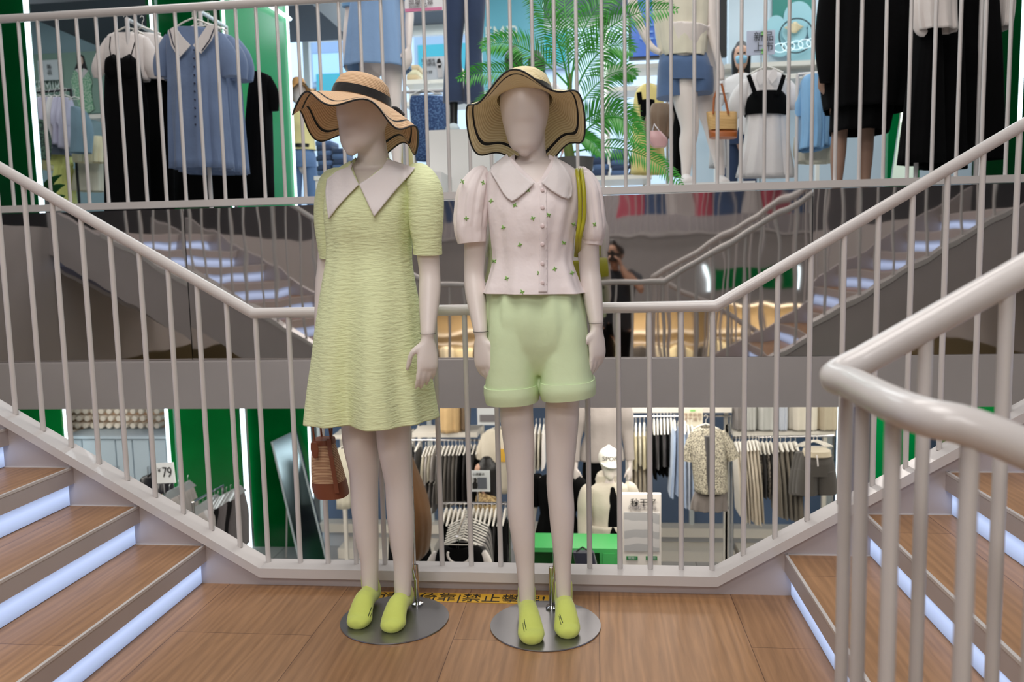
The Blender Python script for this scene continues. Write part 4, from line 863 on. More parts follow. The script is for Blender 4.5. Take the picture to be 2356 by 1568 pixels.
# stacks of folded jeans on white tables
def fold_stack(x0, x1, y0, y1, Y, cols, lab, grp, n):
    A_, B_ = P(x0, y1, Y), P(x1, y0, Y); h = (B_.z-A_.z)/n
    for i in range(n):
        z = A_.z+h*i; w = random.uniform(-.012, .012)
        mb = MB(); rs = []
        for k, (sc, zz) in enumerate(((.96, 0), (1, .25), (1, .75), (.95, .98))):
            hx, hy = (B_.x-A_.x)/2*sc, .16*sc; cx = (A_.x+B_.x)/2+w
            rs.append([V((cx+math.copysign(abs(math.cos(a))**.35, math.cos(a))*hx, Y+.16+math.copysign(abs(math.sin(a))**.35, math.sin(a))*hy, z+h*zz)) for a in [q*2*PI/24 for q in range(24)]])
        tag(mb.rings(rs).build('folded_jeans' if cols[0] in (denim, denimd) else 'folded_garment', cols[i % len(cols)]), lab, 'folded clothes', grp)
tb = thing('display_table', 'white table stacked with folded jeans on the upper floor, left', 'table', (P(720, 440, 8).x, 8.2, UZ))
def table(t, x0, x1, y, Y, dep=.7, z0=UZ, m=shelfw):
    A_, B_ = P(x0, y, Y), P(x1, y, Y); MB().box((A_.x, Y, A_.z-.04), (B_.x, Y+dep, A_.z)).build('table_top', m, t, smooth=False)
    for x in (A_.x+.03, B_.x-.03):
        for yy in (Y+.03, Y+dep-.03): MB().box((x-.02, yy-.02, z0), (x+.02, yy+.02, A_.z-.04)).build('leg', m, t, smooth=False)
table(tb, 722, 800, 405, 8.0)
fold_stack(728, 762, 322, 404, 8.05, (denim, denimd), 'folded blue jeans in the left pile on the upper table', 'left pile of jeans', 7); fold_stack(765, 796, 340, 404, 8.05, (denimd, denim), 'folded jeans in the right pile on the upper table', 'right pile of jeans', 5)
tb = thing('display_table', 'white table stacked with jeans behind the palm plant', 'table', (P(1420, 430, 8).x, 8.2, UZ)); table(tb, 1355, 1500, 405, 8.0)
fold_stack(1362, 1400, 350, 404, 8.05, (denimd, denim), 'folded jeans left of the middle behind the palm', 'left jeans behind the palm', 4); fold_stack(1405, 1445, 342, 404, 8.05, (denim, denimd), 'folded jeans in the middle behind the palm', 'middle jeans behind the palm', 5); fold_stack(1450, 1492, 356, 404, 8.05, (denimd,), 'dark folded jeans right behind the palm', 'right jeans behind the palm', 4)
# back shelving of the upper shop
def shelf_run(x0, x1, ys, Y, dep, lab, z0=UZ, posts=True):
    t = thing('shelf_unit', lab, 'shelf', (P((x0+x1)/2, ys[-1], Y).x, Y+dep/2, z0)); top = P(x0, ys[0], Y).z
    for y in ys: A_, B_ = P(x0, y, Y), P(x1, y, Y); MB().box((A_.x, Y, A_.z-.05), (B_.x, Y+dep, A_.z)).build('shelf_board', shelfw, t, smooth=False)
    if posts:
        for x in (P(x0, ys[-1], Y).x, P(x1, ys[-1], Y).x): MB().box((x-.02, Y+dep-.05, z0), (x+.02, Y+dep, top)).build('upright', shelfw, t, smooth=False)
    return t
shelf_run(930, 1100, (184, 234), 9.5, .4, 'white shelf behind the patterned skirts'); shelf_run(1400, 1660, (150, 200), 9.3, .4, 'white shelf below the blue screens'); shelf_run(1668, 1905, (147, 176), 9.3, .4, 'long white shelf below the rose artwork')
for x0, x1, y0, c in ((935, 962, 148, beige), (1030, 1060, 150, cream)): fold_stack(x0, x1, y0, 183, 9.55, (c, cream), 'folded beige top on the shelf behind the skirts'+(' near the jeans' if x0 > 1000 else ' near the skirt'), 'beige folded tops '+('right' if x0 > 1000 else 'left'), 3)
tag(box_px(1108, -75, 1250, 205, 10.5, .06).build('banner', mat('aqua_banner', (110, 184, 204), .3)), 'aqua glass banner behind the palm and the two shoppers', 'banner')
text_t = thing('wall_lettering', 'pale SEMIR lettering on the aqua banner', 'lettering', P(1133, 85, 10.45)); text('lettering', 'SEMIR', .30, P(1146, 82, 10.44), mat('pale_lettering', (214, 226, 218), .5), text_t, sx=.7)
t = thing('wall_screen', 'large blue screen left of the cream shirt mannequin', 'screen', P(1500, 130, 8.6)); box_px(1446, -60, 1560, 134, 8.6, .08).build('frame', black, t, smooth=False)
box_px(1452, -60, 1556, 128, 8.59, .012).build('display', mat('blue_screen', (40, 84, 160), .3, emit=.5), t, smooth=False); text('lettering', 'SEMIR', .22, P(1516, 74, 8.57), mat('screen_lettering', (110, 150, 210), .4), t, sx=.7)
t = thing('wall_screen', 'dark blue screen right of the cream shirt mannequin', 'screen', P(1655, 130, 8.6)); box_px(1610, -60, 1673, 130, 8.6, .08).build('frame', black, t, smooth=False); box_px(1610, -60, 1656, 124, 8.59, .012).build('display', mat('blue_screen2', (64, 92, 150), .3, emit=.4), t, smooth=False)
struct(box_px(1676, -260, 1905, 150, 9.985, .08).build('wall_back', mat('ice_white_wall', (206, 220, 230), .45), smooth=False))
struct(MB().box((P(1560, 0, 10.9).x, 10.85, UZ), (12, 10.95, 4.9)).build('wall_back', mat('ice_white_wall', (206, 220, 230), .45), smooth=False))
t = thing('rose_artwork', 'pale teal flower artwork with a neon ring and a cream rose', 'artwork', P(1840, 140, 9.9))
box_px(1778, -60, 1868, 60, 9.95, .03).build('teal_panel', mat('deep_teal', (24, 128, 116), .4), t, smooth=False)
greenG.node_tree.nodes['Principled BSDF'].inputs['Specular IOR Level'].default_value = .25
pet = mat('ice_blue_petal', (158, 204, 214), .4)
def disc_px(cx, cy, rx, ry, Y, th, m, nm):
    c = P(cx, cy, Y); a_ = rx*Y/FPX; b_ = ry*Y/FPX; MB().poly([c+V((a_*math.cos(q*PI/16), 0, b_*math.sin(q*PI/16))) for q in range(32)], V((0, th, 0))).build(nm, m, t, smooth=False)
for i, (cx, cy, rx, ry) in enumerate(((1836, 38, 30, 32), (1785, 66, 22, 28), (1885, 70, 24, 32), (1795, 100, 28, 28), (1850, 122, 30, 26), (1828, 75, 26, 22))): disc_px(cx, cy, rx, ry, 9.93-i*.022, .02, pet, 'petal')
cr = mat('cream_rose', (232, 214, 176), .6); cR = P(1826, 63, 9.79)
for q, (r, h) in enumerate(((.11, .01), (.085, .02), (.06, .03), (.035, .04))): MB().chain([(cR+V((0, -h, -.02*q)), r, .02), (cR+V((0, -h-.02, .01*q)), r*.8, .02)], n=16, ref=(1, 0, 0)).build('rose_petal', cr, t)
cc = P(1832, 82, 9.76); rr_ = 36*9.76/FPX; MB().tube([cc+V((rr_*math.cos(q*PI/18), 0, rr_*math.sin(q*PI/18))) for q in range(37)], .008, 8).build('ring', mat('dark_ring', (40, 60, 66), .4), t)
for q in range(5):
    c2 = cc+V((-.18+.09*q, -.02, -.13+.01*q)); MB().tube([c2+V((.07*math.cos(a*PI/8), 0, .05*math.sin(a*PI/8))) for a in range(17)], .005, 6).build('neon_loop', mat('neon_white', (225, 245, 250), .3, emit=.5), t)
t = thing('sign_stand', 'white sign reading 新品上市 on a thin stand above the white dress', 'sign', P(1750, 410, 7.3))
box_px(1718, 70, 1783, 126, 7.3, .012).build('board', mat('lavender_card', (188, 192, 210), .4), t, smooth=False)
for y0, y1 in ((72, 82), (112, 123)): box_px(1752, y0, 1760, y1, 7.29, .006).build('green_mark', mat('lime_print', (140, 206, 120), .5), t, smooth=False)
text('lettering', '新品\n上市', .085, P(1757, 97, 7.285), black, t); MB().tube([P(1751, 126, 7.31), V((P(1751, 126, 7.31).x, 7.31, UZ))], .006, 8).build('stand_pole', chrome, t)
# ceiling downlights
for i, (x, y, Yd) in enumerate(((708, 12, 11.0), (630, 20, 9.8), (1802, 6, 10.9), (1858, 3, 10.9))):
    d = ray(x, y); q = CAM+d*((4.9-1.19)/d.z) if d.z > 0 else None
    q = P(x, y, Yd); t = thing('downlight', ['round downlight left of the blue skirt', 'round downlight over the green wall', 'left round downlight over the rose artwork', 'right round downlight over the rose artwork'][i], 'downlight', (q.x, q.y, 4.87) if q.z > 4.6 else q)
    c = V(t.location); MB().lathe([(.075, 0), (.085, .012), (.075, .03)], c-V((0, 0, .012))).build('rim', chrome, t); MB().lathe([(.001, -.004), (.068, -.004), (.068, .004), (.001, .004)], c).build('lamp', mat('warm_lamp', (255, 240, 210), emit=12), t)
# shoppers with their backs turned
p = P(1182, 150, 8.2); t = fig('person', 'dark-haired person in a grey-teal top seen from behind, left of the palm', 'person', (p.x, 8.2, UZ), rot=PI+.2, m=skin); hair(t, long=.12); shirt(t, cloth('slate_teal_cotton', (78, 112, 120)), hem=.85, wide=.2); trousers(t, denimd); shoes(t, whitef)
p = P(1236, 150, 9.0); t = fig('person', 'person with dark hair in a white top seen from behind the palm', 'person', (p.x, 9.0, UZ), rot=PI-.3, m=skin, s=1.08); hair(t, long=.1); shirt(t, whitef, hem=.85, wide=.2); trousers(t, blackf); shoes(t, blackf)
# palm
t = thing('potted_palm', 'tall green potted palm on the upper floor behind the straw hat', 'plant', P(1325, 430, 5.5))
q = P(1322, 364, 5.5); MB().lathe([(.09, UZ-q.z), (.125, -.02), (.13, 0), (.115, 0), (.11, -.03), (.001, -.03)], (q.x, 5.5, q.z), n=32).build('pot', mat('grey_pot', (90, 88, 86), .6), t)
leafM = mat('palm_leaf', (58, 150, 48), .35, var=.3, varscale=3); stemM = mat('palm_stem', (92, 112, 50), .6)
MB().tube([P(1312, 368, 5.5), P(1306, 330, 5.5), P(1308, 260, 5.5), P(1312, 170, 5.5)], [.035, .032, .026, .012], 12).build('trunk', stemM, t)
def frond(a, c, b, Yb, L, n=34):
    mb = MB(); mbs = []; N3 = []
    for j in range(25):
        u = j/24; x, y = [(1-u)**2*a[i]+2*u*(1-u)*c[i]+u*u*b[i] for i in (0, 1)]; N3.append(P(x, y, 5.5+(Yb-5.5)*u))
    mb.tube(N3, [.007*(1-.8*j/24) for j in range(25)], 6)
    for j in range(n):
        u = .18+.82*j/(n-1); i = min(23, int(u*24)); p0 = N3[i].lerp(N3[i+1], u*24-i); tg = (N3[min(i+2, 24)]-N3[max(i-1, 0)]).normalized()
        for s in (-1, 1):
            sd = tg.cross(V((0, -1, 0))).normalized()*s; l = L*math.sin(PI*min(1, .25+.75*u*.95))**.6*(.9+.2*random.random())
            if u > .93: l *= .7
            d0 = (sd*.8+tg*.65+V((0, random.uniform(-.25, .25), 0))).normalized(); d1 = (d0+V((0, 0, -.55))).normalized(); w = .0058
            nn = d0.cross(V((0, 1, 0))).normalized(); m1 = p0+d0*l*.5; e = m1+d1*l*.5; k0 = V((0, .003, 0))
            mb.add([p0+nn*w*.4, p0-nn*w*.4, m1+nn*w, m1-nn*w, e, m1-k0], [(0, 2, 5), (0, 5, 1), (1, 5, 3), (2, 4, 5), (5, 4, 3)])
    mb.build('frond', leafM, t)
for a, c, b, Yb, L in (((1310, 210), (1290, 60), (1215, -25), 5.2, .17), ((1310, 200), (1190, 60), (1110, 112), 5.3, .15), ((1308, 240), (1180, 130), (1055, 182), 5.0, .14), ((1308, 260), (1200, 170), (1095, 250), 5.2, .16), ((1314, 190), (1330, 20), (1440, -40), 5.4, .17), ((1314, 170), (1400, 10), (1555, 22), 5.1, .15), ((1316, 230), (1380, 60), (1455, 120), 5.3, .18), ((1316, 270), (1400, 130), (1462, 175), 5.6, .15), ((1318, 310), (1400, 200), (1470, 300), 5.2, .17), ((1318, 330), (1430, 200), (1480, 345), 5.0, .16), ((1318, 350), (1470, 310), (1568, 425), 4.9, .12), ((1308, 290), (1230, 190), (1150, 310), 5.4, .16), ((1312, 330), (1350, 290), (1385, 360), 5.3, .10), ((1310, 180), (1300, 20), (1290, -110), 5.6, .18), ((1310, 320), (1270, 250), (1240, 360), 5.7, .13)): frond(a, c, b, Yb, L)
# cream shirt + denim shorts mannequin
p = P(1605, 300, 6.15); jar_platform(p.x-.4, p.x+.35, 5.8, P(1600, 420, 5.8).z+.0, 'low white platform under the denim shorts mannequin')
t = thing('mannequin', 'mannequin in a cream shirt and blue denim shorts holding a straw bag', 'mannequin', V((p.x, 6.15, P(1600, 420, 5.8).z)))
mb = MB()
limb_mb([(1580, 60, 52), (1572, 140, 34), (1576, 220, 30), (1587, 290, 22), (1582, 330, 20), (1580, 370, 14), (1578, 405, 10)], 6.1, mb); limb_mb([(1600, 60, 52), (1615, 140, 34), (1622, 220, 30), (1640, 290, 22), (1648, 330, 19), (1655, 375, 13), (1658, 405, 10)], 6.3, mb)
limb_mb([(1575, -320, 16), (1575, -270, 15), (1575, -255, 60), (1575, -180, 52), (1575, -80, 38), (1580, 0, 48), (1585, 60, 54)], 6.15, mb, flat=.62, n=28)
mb.chain(head_secs(P(1575, -345, 6.12), V((0, -1, 0)), 1.0), n=20)
limb_mb([(1515, -240, 14), (1480, -120, 13), (1455, -10, 12), (1470, 50, 11), (1490, 95, 8), (1503, 112, 8), (1520, 122, 6)], 6.1, mb, flat=1)
limb_mb([(1628, -240, 14), (1640, -120, 14), (1636, 0, 15), (1638, 70, 12), (1650, 130, 9), (1658, 160, 9), (1660, 185, 7)], 6.1, mb, flat=1)
b = mb.build('body', mskin, t); bake(b, REM(.008, 3))
s_ = garment_mb([(-270, 1540, 1605), (-250, 1515, 1630), (-180, 1500, 1640), (-60, 1500, 1636), (40, 1505, 1632), (110, 1515, 1626), (134, 1522, 1622)], 6.15, dep=.15, k=8, amp=.05, closed=False).build('shirt', ivory, t); bake(s_, SOL)
for q in ([(1512, -245, 20), (1492, -180, 26), (1480, -120, 24)], [(1625, -240, 20), (1634, -120, 24), (1633, 0, 20), (1633, 28, 16)]): limb_mb(q, 6.12, flat=1, n=24).build('sleeve', ivory, s_)
mb = garment_mb([(118, 1520, 1624), (150, 1514, 1634), (175, 1513, 1638), (190, 1514, 1638)], 6.15, dep=.155, mb=None, foldf=lambda a, b: 0, n=40)
for q in ([(1547, 160, 34), (1545, 195, 34), (1544, 226, 34)], [(1607, 160, 33), (1609, 190, 33), (1610, 216, 31)]): limb_mb(q, 6.15, mb, flat=1.25, n=28)
mb.build('denim_shorts', denim, t)
for x, Y_ in ((1577, 6.1), (1657, 6.28)):
    q = P(x, 405, Y_); zz = t.location.z; MB().chain([(V((q.x, Y_+.04, zz+.04)), .034, .04), (V((q.x, Y_-.03, zz+.045)), .04, .045), (V((q.x+.01, Y_-.13, zz+.03)), .042, .028)], n=16).build('shoe', whitef, t)
t = thing('straw_handbag', 'straw bag with tan leather base hanging from the cream shirt mannequin hand', 'bag', P(1660, 318, 6.0))
strawb = stripes('fine_straw', (214, 178, 122), (178, 138, 84), 30, 'Z', sharp=.5); tan = mat('tan_leather', (160, 88, 40), .4)
garment_mb([(258, 1625, 1695), (280, 1628, 1695), (300, 1631, 1695)], 6.0, dep=.07, n=36, foldf=lambda a, b: 0, sq=.6).build('woven_body', strawb, t); garment_mb([(299, 1630, 1696), (317, 1633, 1695)], 6.0, dep=.074, n=36, foldf=lambda a, b: 0, sq=.6).build('leather_base', tan, t)
for q in (((1641, 262), (1643, 225), (1655, 192)), ((1676, 262), (1668, 225), (1660, 192))): MB().tube([P(x, y, 5.93) for x, y in q], .008, 8).build('handle', tan, t)
# masked shopper
p = P(1704, 300, 8.0); t = fig('person', 'long-haired person in a face mask, light top and jeans behind the white dress', 'person', (p.x, 8.0, UZ-.05), rot=-.15, m=skin, s=.97)
hair(t, long=.35); shirt(t, whitef, hem=.88, wide=.19); trousers(t, denimd)
MB().chain([(V((0, -.085, 1.565)), .045, .012), (V((0, -.098, 1.60)), .055, .02), (V((0, -.092, 1.625)), .05, .012)], n=18).build('face_mask', mat('blue_mask', (140, 190, 215), .8), t, local=True)
for s in (-1, 1): MB().chain([(V((s*.03, -.098, 1.652)), .012, .006), (V((s*.03, -.104, 1.656)), .010, .005)], n=10).build('eye', hairM, t, local=True)
# white dress with black bralette
t = hung('white_dress', 'white puff-sleeve shirt dress with a black strap top over it', 'dress', [(165, 1742, 1784), (180, 1722, 1806), (225, 1716, 1808), (262, 1718, 1808), (330, 1712, 1816), (408, 1694, 1828)], 6.9, whitef, dep=.10, k=9, amp=.09, sleeves=([(1722, 188, 12), (1706, 215, 20), (1697, 245, 22), (1706, 268, 12)], [(1806, 188, 12), (1820, 215, 19), (1828, 240, 17), (1830, 252, 10)]), hanger=(1764, 152, 38),
     collar=([(1742, 164), (1752, 158), (1763, 178), (1748, 197), (1739, 180)], [(1788, 162), (1778, 158), (1766, 178), (1776, 192), (1788, 178)]))
b = garment_mb([(214, 1728, 1800), (225, 1718, 1808), (250, 1712, 1810), (267, 1714, 1808)], 6.9, dep=.125, n=40, closed=False, top=1, foldf=lambda a, b: 0).build('black_strap_top', blackf, t); bake(b, SOL)
for q in (((1722, 172), (1734, 205), (1738, 218)), ((1804, 172), (1794, 205), (1788, 218))): MB().tube([P(x, y, 6.76) for x, y in q], .018, 8, flat=.3).build('wide_strap', blackf, t)
rail('clothes_rail', 'white rail with light blue blouses right of the white dress', P(1835, 172, 6.6), P(1925, 165, 6.7))
for i in range(3):
    hung('blue_blouse', ['light blue blouse with a knotted sleeve, first on its rail', 'light blue blouse in the middle of its rail', 'deeper blue blouse beside the black coat'][i], 'blouse', [(175, 1852+i*22, 1880+i*18), (200, 1842+i*22, 1888+i*18), (300-i*8, 1842+i*20, 1892+i*16), (345-i*6, 1838+i*22, 1890+i*16)], 6.6+.05*i, ltb, 'light blue blouses', dep=.16, k=8, amp=.09, sleeves=([(1848+i*22, 205, 9), (1840+i*22, 240, 11), (1838+i*22, 268, 8)],) if i == 0 else (), hanger=(1866+i*20, 168, 20))
hung('cream_skirt', 'cream skirt hanging under the light blue blouses', 'skirt', [(315, 1828, 1918), (350, 1826, 1922), (374, 1832, 1918)], 6.9, ivory, dep=.14)
# cream shirt-dress with black vest and bags
t = hung('yellow_shirt_dress', 'pale yellow shirt dress with a black strap vest by the palm', 'dress', [(196, 1478, 1505), (215, 1462, 1522), (260, 1456, 1530), (340, 1456, 1528), (400, 1452, 1532)], 6.9, yel, dep=.12, k=8, amp=.06, hanger=(1492, 190, 30))
b = garment_mb([(235, 1470, 1508), (262, 1466, 1512), (284, 1468, 1510)], 6.9, dep=.14, n=32, closed=False, top=1, foldf=lambda a, b: 0).build('black_vest', blackf, t); MB().tube([P(1470, 212, 6.76), P(1474, 240, 6.76)], .02, 8, flat=.3).build('wide_strap', blackf, t)
t = thing('pink_handbag', 'small pink handbag beside the pale yellow shirt dress', 'bag', P(1512, 340, 6.5)); garment_mb([(302, 1494, 1520), (322, 1492, 1536), (338, 1502, 1532)], 6.5, dep=.05, n=28, foldf=lambda a, b: 0, sq=.6).build('bag_body', mat('pink_leather', (206, 160, 160), .4), t); MB().tube([P(1500, 306, 6.5), P(1505, 285, 6.5), P(1520, 305, 6.5)], .006, 6).build('handle', chrome, t)
hung('brown_jacket', 'light brown jacket hung beside the denim shorts', 'jacket', [(240, 1500, 1540), (262, 1492, 1550), (300, 1495, 1545), (318, 1500, 1540)], 6.7, cloth('mid_brown_cotton', (128, 104, 84)), dep=.12, k=7, amp=.1, sleeves=([(1500, 255, 10), (1492, 290, 11), (1494, 320, 8)],))
rail('clothes_rail', 'white rail behind the denim shorts mannequin legs', P(1535, 216, 7.25), P(1675, 214, 7.35)); rail('clothes_rail', 'short white rail behind the neck of the green dress mannequin', P(890, 312, 7.45), P(955, 310, 7.45))
hung('black_garment', 'long black garment behind the denim shorts mannequin legs', 'dress', [(218, 1545, 1585), (300, 1548, 1598), (405, 1545, 1585)], 7.2, blackf, dep=.1)
hung('white_garment', 'long white garment right of the denim shorts legs', 'dress', [(217, 1640, 1656), (330, 1634, 1668), (385, 1632, 1670)], 7.4, whitef, dep=.1)
# black coat figure and the black rail on the right
p = P(1975, 300, 5.7); t = fig('mannequin', 'mannequin in a long black ruffled coat and short black skirt', 'mannequin', (p.x-.02, 5.75, UZ), rot=.1, m=mat('flesh_mannequin', (150, 118, 100), .5))
c_ = garment_mb([(-190, 1960, 2040), (-170, 1935, 2065), (-60, 1915, 2085), (0, 1905, 2098), (100, 1898, 2108), (190, 1892, 2100), (255, 1900, 2084)], 5.7, dep=.24, k=8, amp=.06, closed=False).build('coat', blackf, None); bake(c_, SOL)
for q in ([(1930, -150, 22), (1915, -40, 26), (1905, 60, 28), (1903, 130, 26), (1900, 190, 14)],): 
    s_ = limb_mb(q, 5.6, flat=.9, n=24).build('sleeve', blackf, None); s_.parent = t; s_.matrix_parent_inverse = (Matrix.Translation(t.location) @ Matrix.Rotation(.1, 4, 'Z')).inverted()
k_ = garment_mb([(180, 1925, 2040), (245, 1915, 2050), (306, 1912, 2040)], 5.72, dep=.2, k=8, amp=.05, closed=False).build('short_skirt', blackf, None); bake(k_, SOL)
for o in (c_, k_): o.parent = t; o.matrix_parent_inverse = (Matrix.Translation(t.location) @ Matrix.Rotation(.1, 4, 'Z')).inverted()
rail('clothes_rail', 'white rail full of long black garments at the right', P(2120, -60, 5.2), P(2262, -70, 5.35))
for i, (x0, x1, y1, Y, wl) in enumerate(((2108, 2165, 378, 5.15, 'left'), (2150, 2215, 388, 5.3, 'middle'), (2200, 2305, 366, 5.45, 'right'))):
    hung('long_black_dress', 'long black dress, %s one on the right-hand rail' % wl, 'dress', [(-50, x0+12, x1-12), (40, x0+4, x1-6), (200, x0-18, x1+2), (y1, x0-40, x1+8)], Y, blackf, 'long black dresses at the right', dep=.10, k=7, amp=.06, hanger=((x0+x1)/2, -60, 30))
hung('white_blouse', 'white gathered blouse between the black coat and black dresses', 'blouse', [(-60, 2125, 2175), (-40, 2108, 2195), (30, 2106, 2198), (72, 2112, 2200)], 5.05, satinw, dep=.08, k=9, amp=.09, sleeves=([(2118, -30, 12), (2112, 20, 18), (2118, 66, 15), (2130, 78, 8)],))
hung('white_blouse', 'white blouse at the far right edge beyond the black dresses', 'blouse', [(-60, 2296, 2320), (0, 2292, 2330), (66, 2290, 2322)], 5.5, satinw, dep=.08, k=9, amp=.09)
t = thing('leaning_mirror', 'tall leaning mirror between the black garments', 'mirror', P(2045, 430, 6.6)); q0, q1 = P(2050, 425, 6.5), P(2082, 245, 6.9)
MB().hexa([q0, q0+V((.16, 0, 0)), q0+V((.16, .03, 0)), q0+V((0, .03, 0)), q1-V((.02, 0, 0)), q1+V((.13, 0, 0)), q1+V((.13, .03, 0)), q1+V((-.02, .03, 0))]).build('mirror_plate', mat('silver_mirror', (200, 206, 190), .05, metal=1), t, smooth=False)
# ================= LOWER SHOP =================
def xz(px, py, Y): return P(px, py, Y)
CZ = .405
strip(151, 980, 9.0, 'light strip left of the cup wall on the lower floor', LZ, CZ, .013)
strip(386, 1000, 9.0, 'light strip right of the cup wall, behind the price card', LZ, CZ, .013)
strip(566, 1100, 10.08, 'light strip between the two green glass panels on the lower floor', LZ, CZ, .022)
strip(714, 1050, 10.08, 'light strip beside the standing mirror on the lower floor', LZ, CZ, .012)
strip(1927, 1050, 9.0, 'blue-white light strip at the right end of the lower window', LZ, CZ, .010)
def lbay(x0, x1, Y0, Y1, m, lab, py=1050): return tag(MB().poly([V((P(x0, py, Y0).x, Y0, LZ)), V((P(x1, py, Y1).x, Y1, LZ)), V((P(x1, py, Y1).x, Y1, CZ)), V((P(x0, py, Y0).x, Y0, CZ))], V((0, .06, 0))).build('glass_panel', m, smooth=False), lab, 'glass panel')
greenL = mat('deep_green_glass', (0, 96, 40), .10, coat=.6, var=.5, varscale=1.5)
lbay(-400, 148, 9.0, 9.0, greenL, 'dark green glass left of the cup wall, lower floor'); lbay(390, 553, 9.1, 9.14, greenL, 'green glass panel behind the price card, lower floor')
lbay(574, 712, 10.12, 10.14, greenL, 'green glass panel behind the standing mirror, lower floor'); lbay(2005, 2130, 8.0, 8.0, greenG, 'green glass panel behind the right stair, lower floor'); lbay(2160, 2700, 7.0, 7.0, greenL, 'dark green glass at the far right of the lower floor')
tag(MB().box((P(1975, 1050, 8.6).x-.05, 8.55, LZ), (P(1975, 1050, 8.6).x+.05, 8.65, CZ)).build('corner_post', mat('purple_panel', (74, 50, 120), .3), smooth=False), 'purple upright post beside the right stair, lower floor', 'post')
struct(MB().box((-16, 10.9, LZ), (-3.9, 11.0, .41)).build('wall_back', mat('warm_white_wall2', (210, 205, 198), .7), smooth=False))
# cup wall and cabinets
t = thing('display_wall', 'beige display wall studded with rows of white round pegs', 'display wall', P(262, 1003, 9.6)); box_px(155, 925, 378, 1002, 9.74, .1).build('backboard', mat('peach_board', (206, 172, 142), .5), t, smooth=False)
pegM = mat('white_peg', (232, 222, 208), .4); q0 = P(165, 945, 9.55)
for r in range(4):
    for c in range(12):
        q = P(165+18.2*c+(r % 2)*4, 944+16.5*r, 9.6); a = MB(); a.rings([[q+V((rr*math.cos(k*PI/8), -yy, rr*math.sin(k*PI/8))) for k in range(16)] for rr, yy in ((.026, -.14), (.036, .05), (.034, .055))]).build('peg', pegM, t)
t = thing('cabinet', 'long pale grey-blue cabinet with tall doors under the peg wall', 'cabinet', P(265, 1170, 9.2)); cabM = mat('pale_cabinet', (178, 194, 206), .4)
A_, B_ = P(150, 1008, 9.2), P(382, 1008, 9.2); MB().box((A_.x, 9.22, LZ), (B_.x, 9.7, A_.z)).build('carcass', cabM, t, smooth=False); MB().box((A_.x-.02, 9.17, A_.z), (B_.x+.02, 9.72, A_.z+.035)).build('counter_top', cabM, t, smooth=False)
w = (B_.x-A_.x)/6
for k in range(6):
    d = MB().box((A_.x+w*k+.008, 9.195, LZ+.08), (A_.x+w*(k+1)-.008, 9.22, A_.z-.015)).build('door', cabM, t, smooth=False)
    hx = A_.x+w*(k+(.9 if k % 2 == 0 else .1)); MB().tube([V((hx, 9.19, -1.25)), V((hx, 9.165, -1.25)), V((hx, 9.165, -1.40)), V((hx, 9.19, -1.40))], .007, 6).build('handle', chrome, d)
t = thing('hanging_lamp', 'round black and white lamp above the peg wall', 'lamp', P(278, 935, 9.0)); c = P(276, 926, 9.0)
MB().lathe([(.02, -.03), (.20, -.03), (.21, .02), (.02, .04)], c).build('shade', black, t); MB().lathe([(.001, -.045), (.14, -.045), (.15, -.03), (.001, -.03)], c+V((.05, 0, 0))).build('diffuser', mat('lamp_diffuser', (230, 225, 245), emit=1.5), t)
MB().tube([c, V((c.x, c.y, CZ))], .01, 6).build('cord', black, t)
# price card and the rack with grey and black garments
def feet_rack(nm, lab, a, b, z0=LZ, m=chrome): return rail(nm, lab, a, b, True, m, .012, z0)
feet_rack('clothes_rail', 'chrome rail with silver hangers under the price card', P(372, 1140, 6.4), P(428, 1112, 7.3)); feet_rack('clothes_rail', 'chrome rail of grey and black garments left of the mirror', P(444, 1154, 6.3), P(512, 1116, 7.3))
t = thing('price_card', 'white price card ending in 9 standing on the left lower rail', 'sign', P(378, 1140, 6.3)); poly_px([(349, 1066), (398, 1063), (404, 1110), (354, 1112)], 6.3, .008).build('card', mat('white_card', (222, 226, 230), .5), t, smooth=False)
text('lettering', '79', .125, P(384, 1087, 6.285), black, t, sx=.7); text('lettering', '¥', .05, P(366, 1082, 6.285), black, t); MB().tube([P(377, 1111, 6.3), P(380, 1138, 6.4)], .006, 6).build('stem', chrome, t)
t = thing('backpack', 'black bag standing behind the price card', 'bag', P(355, 1150, 6.7)); garment_mb([(1094, 335, 372), (1102, 328, 388), (1160, 326, 394)], 6.7, dep=.14, n=32, foldf=lambda a, b: 0, sq=.6).build('bag_body', mat('glossy_black_nylon', (22, 22, 30), .3), t); MB().tube([P(340, 1096, 6.6), P(350, 1086, 6.6), P(362, 1094, 6.6)], .008, 6).build('handle', black, t)
greyc = cloth('grey_cotton', (128, 122, 120)); dgrey = cloth('charcoal_cotton', (58, 56, 58)); sil = mat('silver_hanger', (180, 186, 190), .25, metal=.6)
